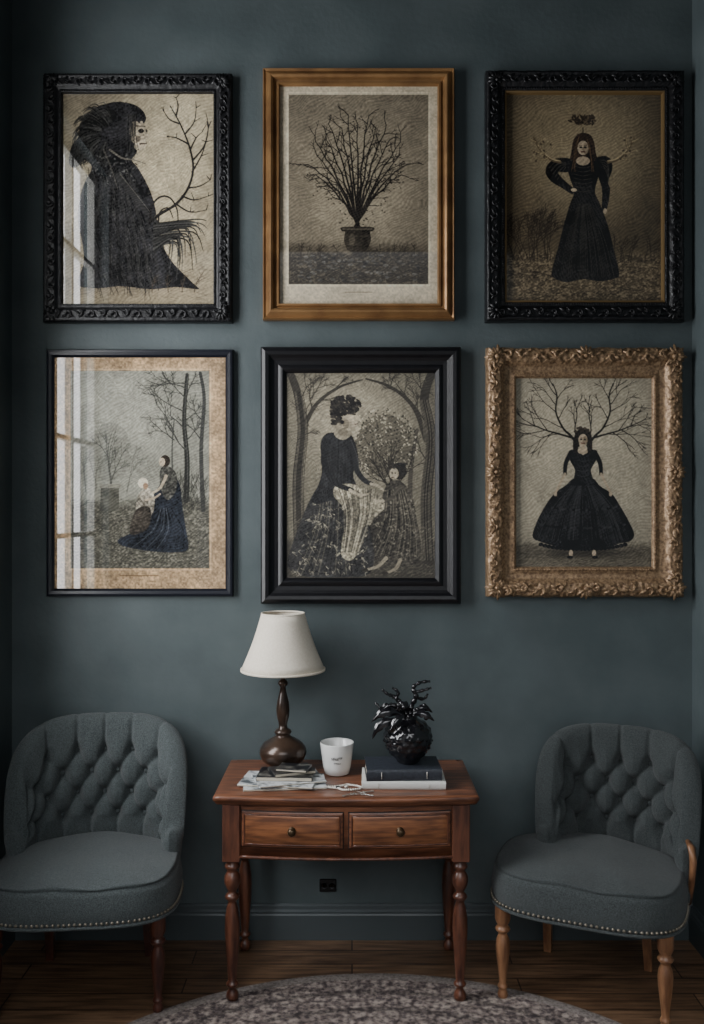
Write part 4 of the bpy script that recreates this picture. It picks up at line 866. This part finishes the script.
    for row in range(4):
        V=.5+.5*row; f=V/VM
        for kk in range(-8,9):
            U=kk+(0 if abs(V-round(V))<.01 else .5); Sv=U*w
            i=min(range(NU+1),key=lambda j:abs(S[j]-Sv))
            if abs(S[i]-Sv)>.01 or abs(us[i])>.86: continue
            n=nrm(i); a,z=surf(i,f); b.ball((pl[i].x+n.x*(a-.005),pl[i].y+n.y*(a-.005),z),.010,fab,10,7)
    b.obj('buttons',parent=e)
    if arms:
        end,tg=pl[-1],t1
        b=MB(); p=end+tg*.03; sx=1
        b.tube([(p.x+sx*.034,p.y+.04,.60),(p.x+sx*.052,p.y+.005,.585),(p.x+sx*.058,p.y-.014,.54),(p.x+sx*.054,p.y-.006,.48),(p.x+sx*.048,p.y+.02,.42),(p.x+sx*.040,p.y+.05,.36)],[.008,.014,.014,.012,.011,.010],legm,10)
        b.obj('arm_stile',parent=e)
    prof=[(0,.0005),(.013,.0005),(.018,.006),(.020,.016),(.017,.028),(.013,.036),(.018,.042),(.0195,.047),(.017,.052),(.0135,.060),(.016,.09),(.021,.13),(.0255,.17),(.027,.20),(.024,.225),(.017,.242),(.016,.248),(.025,.256),(.029,.263),(.025,.270),(.018,.276),(.024,.288),(.029,.300),(.029,.352)]
    for i,sx in enumerate((-1,1)):
        b=MB(); b.lathe(prof,legm,loc=(sx*.290,-.215,0),seg=28); b.obj('front_leg_%d'%(i+1),parent=e)
        b=MB(); rows=[]
        for t in np.linspace(0,1,9):
            z=.355*(1-t)+.0005*t; cx=sx*(.19+.01*t); cy=.17+.045*t**1.6; h=.021-.006*t
            rows.append([(cx-h,cy-h,z),(cx+h,cy-h,z),(cx+h,cy+h,z),(cx-h,cy+h,z)])
        b.grid(rows,legm,closev=True,smooth=False); b.add(rows[-1],[(0,1,2,3)],legm,False); b.obj('back_leg_%d'%(i+1),parent=e)
    return e
chair((-1.02,-.375,0),math.radians(5),'fabric','legdark',.270,.012)
chair((.920,-.385,0),math.radians(-23),'fabric2','leglight',.228,.088,math.radians(82),True,.955)

# ---------------------------------------------------------------- light
def area(name,loc,rot,sx,sy,pw,col):
    l=bpy.data.lights.new(name,'AREA'); l.shape='RECTANGLE'; l.size=sx; l.size_y=sy; l.energy=pw; l.color=col
    o=bpy.data.objects.new(name,l); o.location=loc; o.rotation_euler=rot; bpy.context.scene.collection.objects.link(o); return o
area('window_daylight',(-RX-.2,(WY0+WY1)/2,(WZ0+WZ1)/2),(0,-math.pi/2,0),2.9,1.1,115,(.97,.98,1))
# overcast sky: shaped as room fill, dimmed near horizon, brighter above and toward left
w=bpy.data.worlds.new('overcast'); bpy.context.scene.world=w; w.use_nodes=True; N=w.node_tree.nodes; L=w.node_tree.links
bg=N['Background']; tc=N.new('ShaderNodeTexCoord'); sp=N.new('ShaderNodeSeparateXYZ'); L.new(tc.outputs['Generated'],sp.inputs[0])
r1=N.new('ShaderNodeMapRange'); r1.interpolation_type='SMOOTHSTEP'; r1.inputs['From Min'].default_value=.24; r1.inputs['From Max'].default_value=.46; r1.inputs['To Min'].default_value=.08; r1.inputs['To Max'].default_value=1; L.new(sp.outputs['Z'],r1.inputs['Value'])
r2=N.new('ShaderNodeMapRange'); r2.inputs['From Min'].default_value=-.5; r2.inputs['From Max'].default_value=.5; r2.inputs['To Min'].default_value=1.5; r2.inputs['To Max'].default_value=.55; L.new(sp.outputs['X'],r2.inputs['Value'])
mu=N.new('ShaderNodeMath'); mu.operation='MULTIPLY'; L.new(r1.outputs[0],mu.inputs[0]); L.new(r2.outputs[0],mu.inputs[1])
mu2=N.new('ShaderNodeMath'); mu2.operation='MULTIPLY'; mu2.inputs[1].default_value=3.7; L.new(mu.outputs[0],mu2.inputs[0])
bg.inputs[0].default_value=(.95,.97,1,1); L.new(mu2.outputs[0],bg.inputs[1])

cam=bpy.data.cameras.new('cam'); cam.sensor_fit='VERTICAL'; cam.sensor_height=24; cam.lens=24*F/1024
co=bpy.data.objects.new('camera',cam); co.location=(0,-D,CH); co.rotation_euler=(math.pi/2,0,0); bpy.context.scene.collection.objects.link(co); bpy.context.scene.camera=co
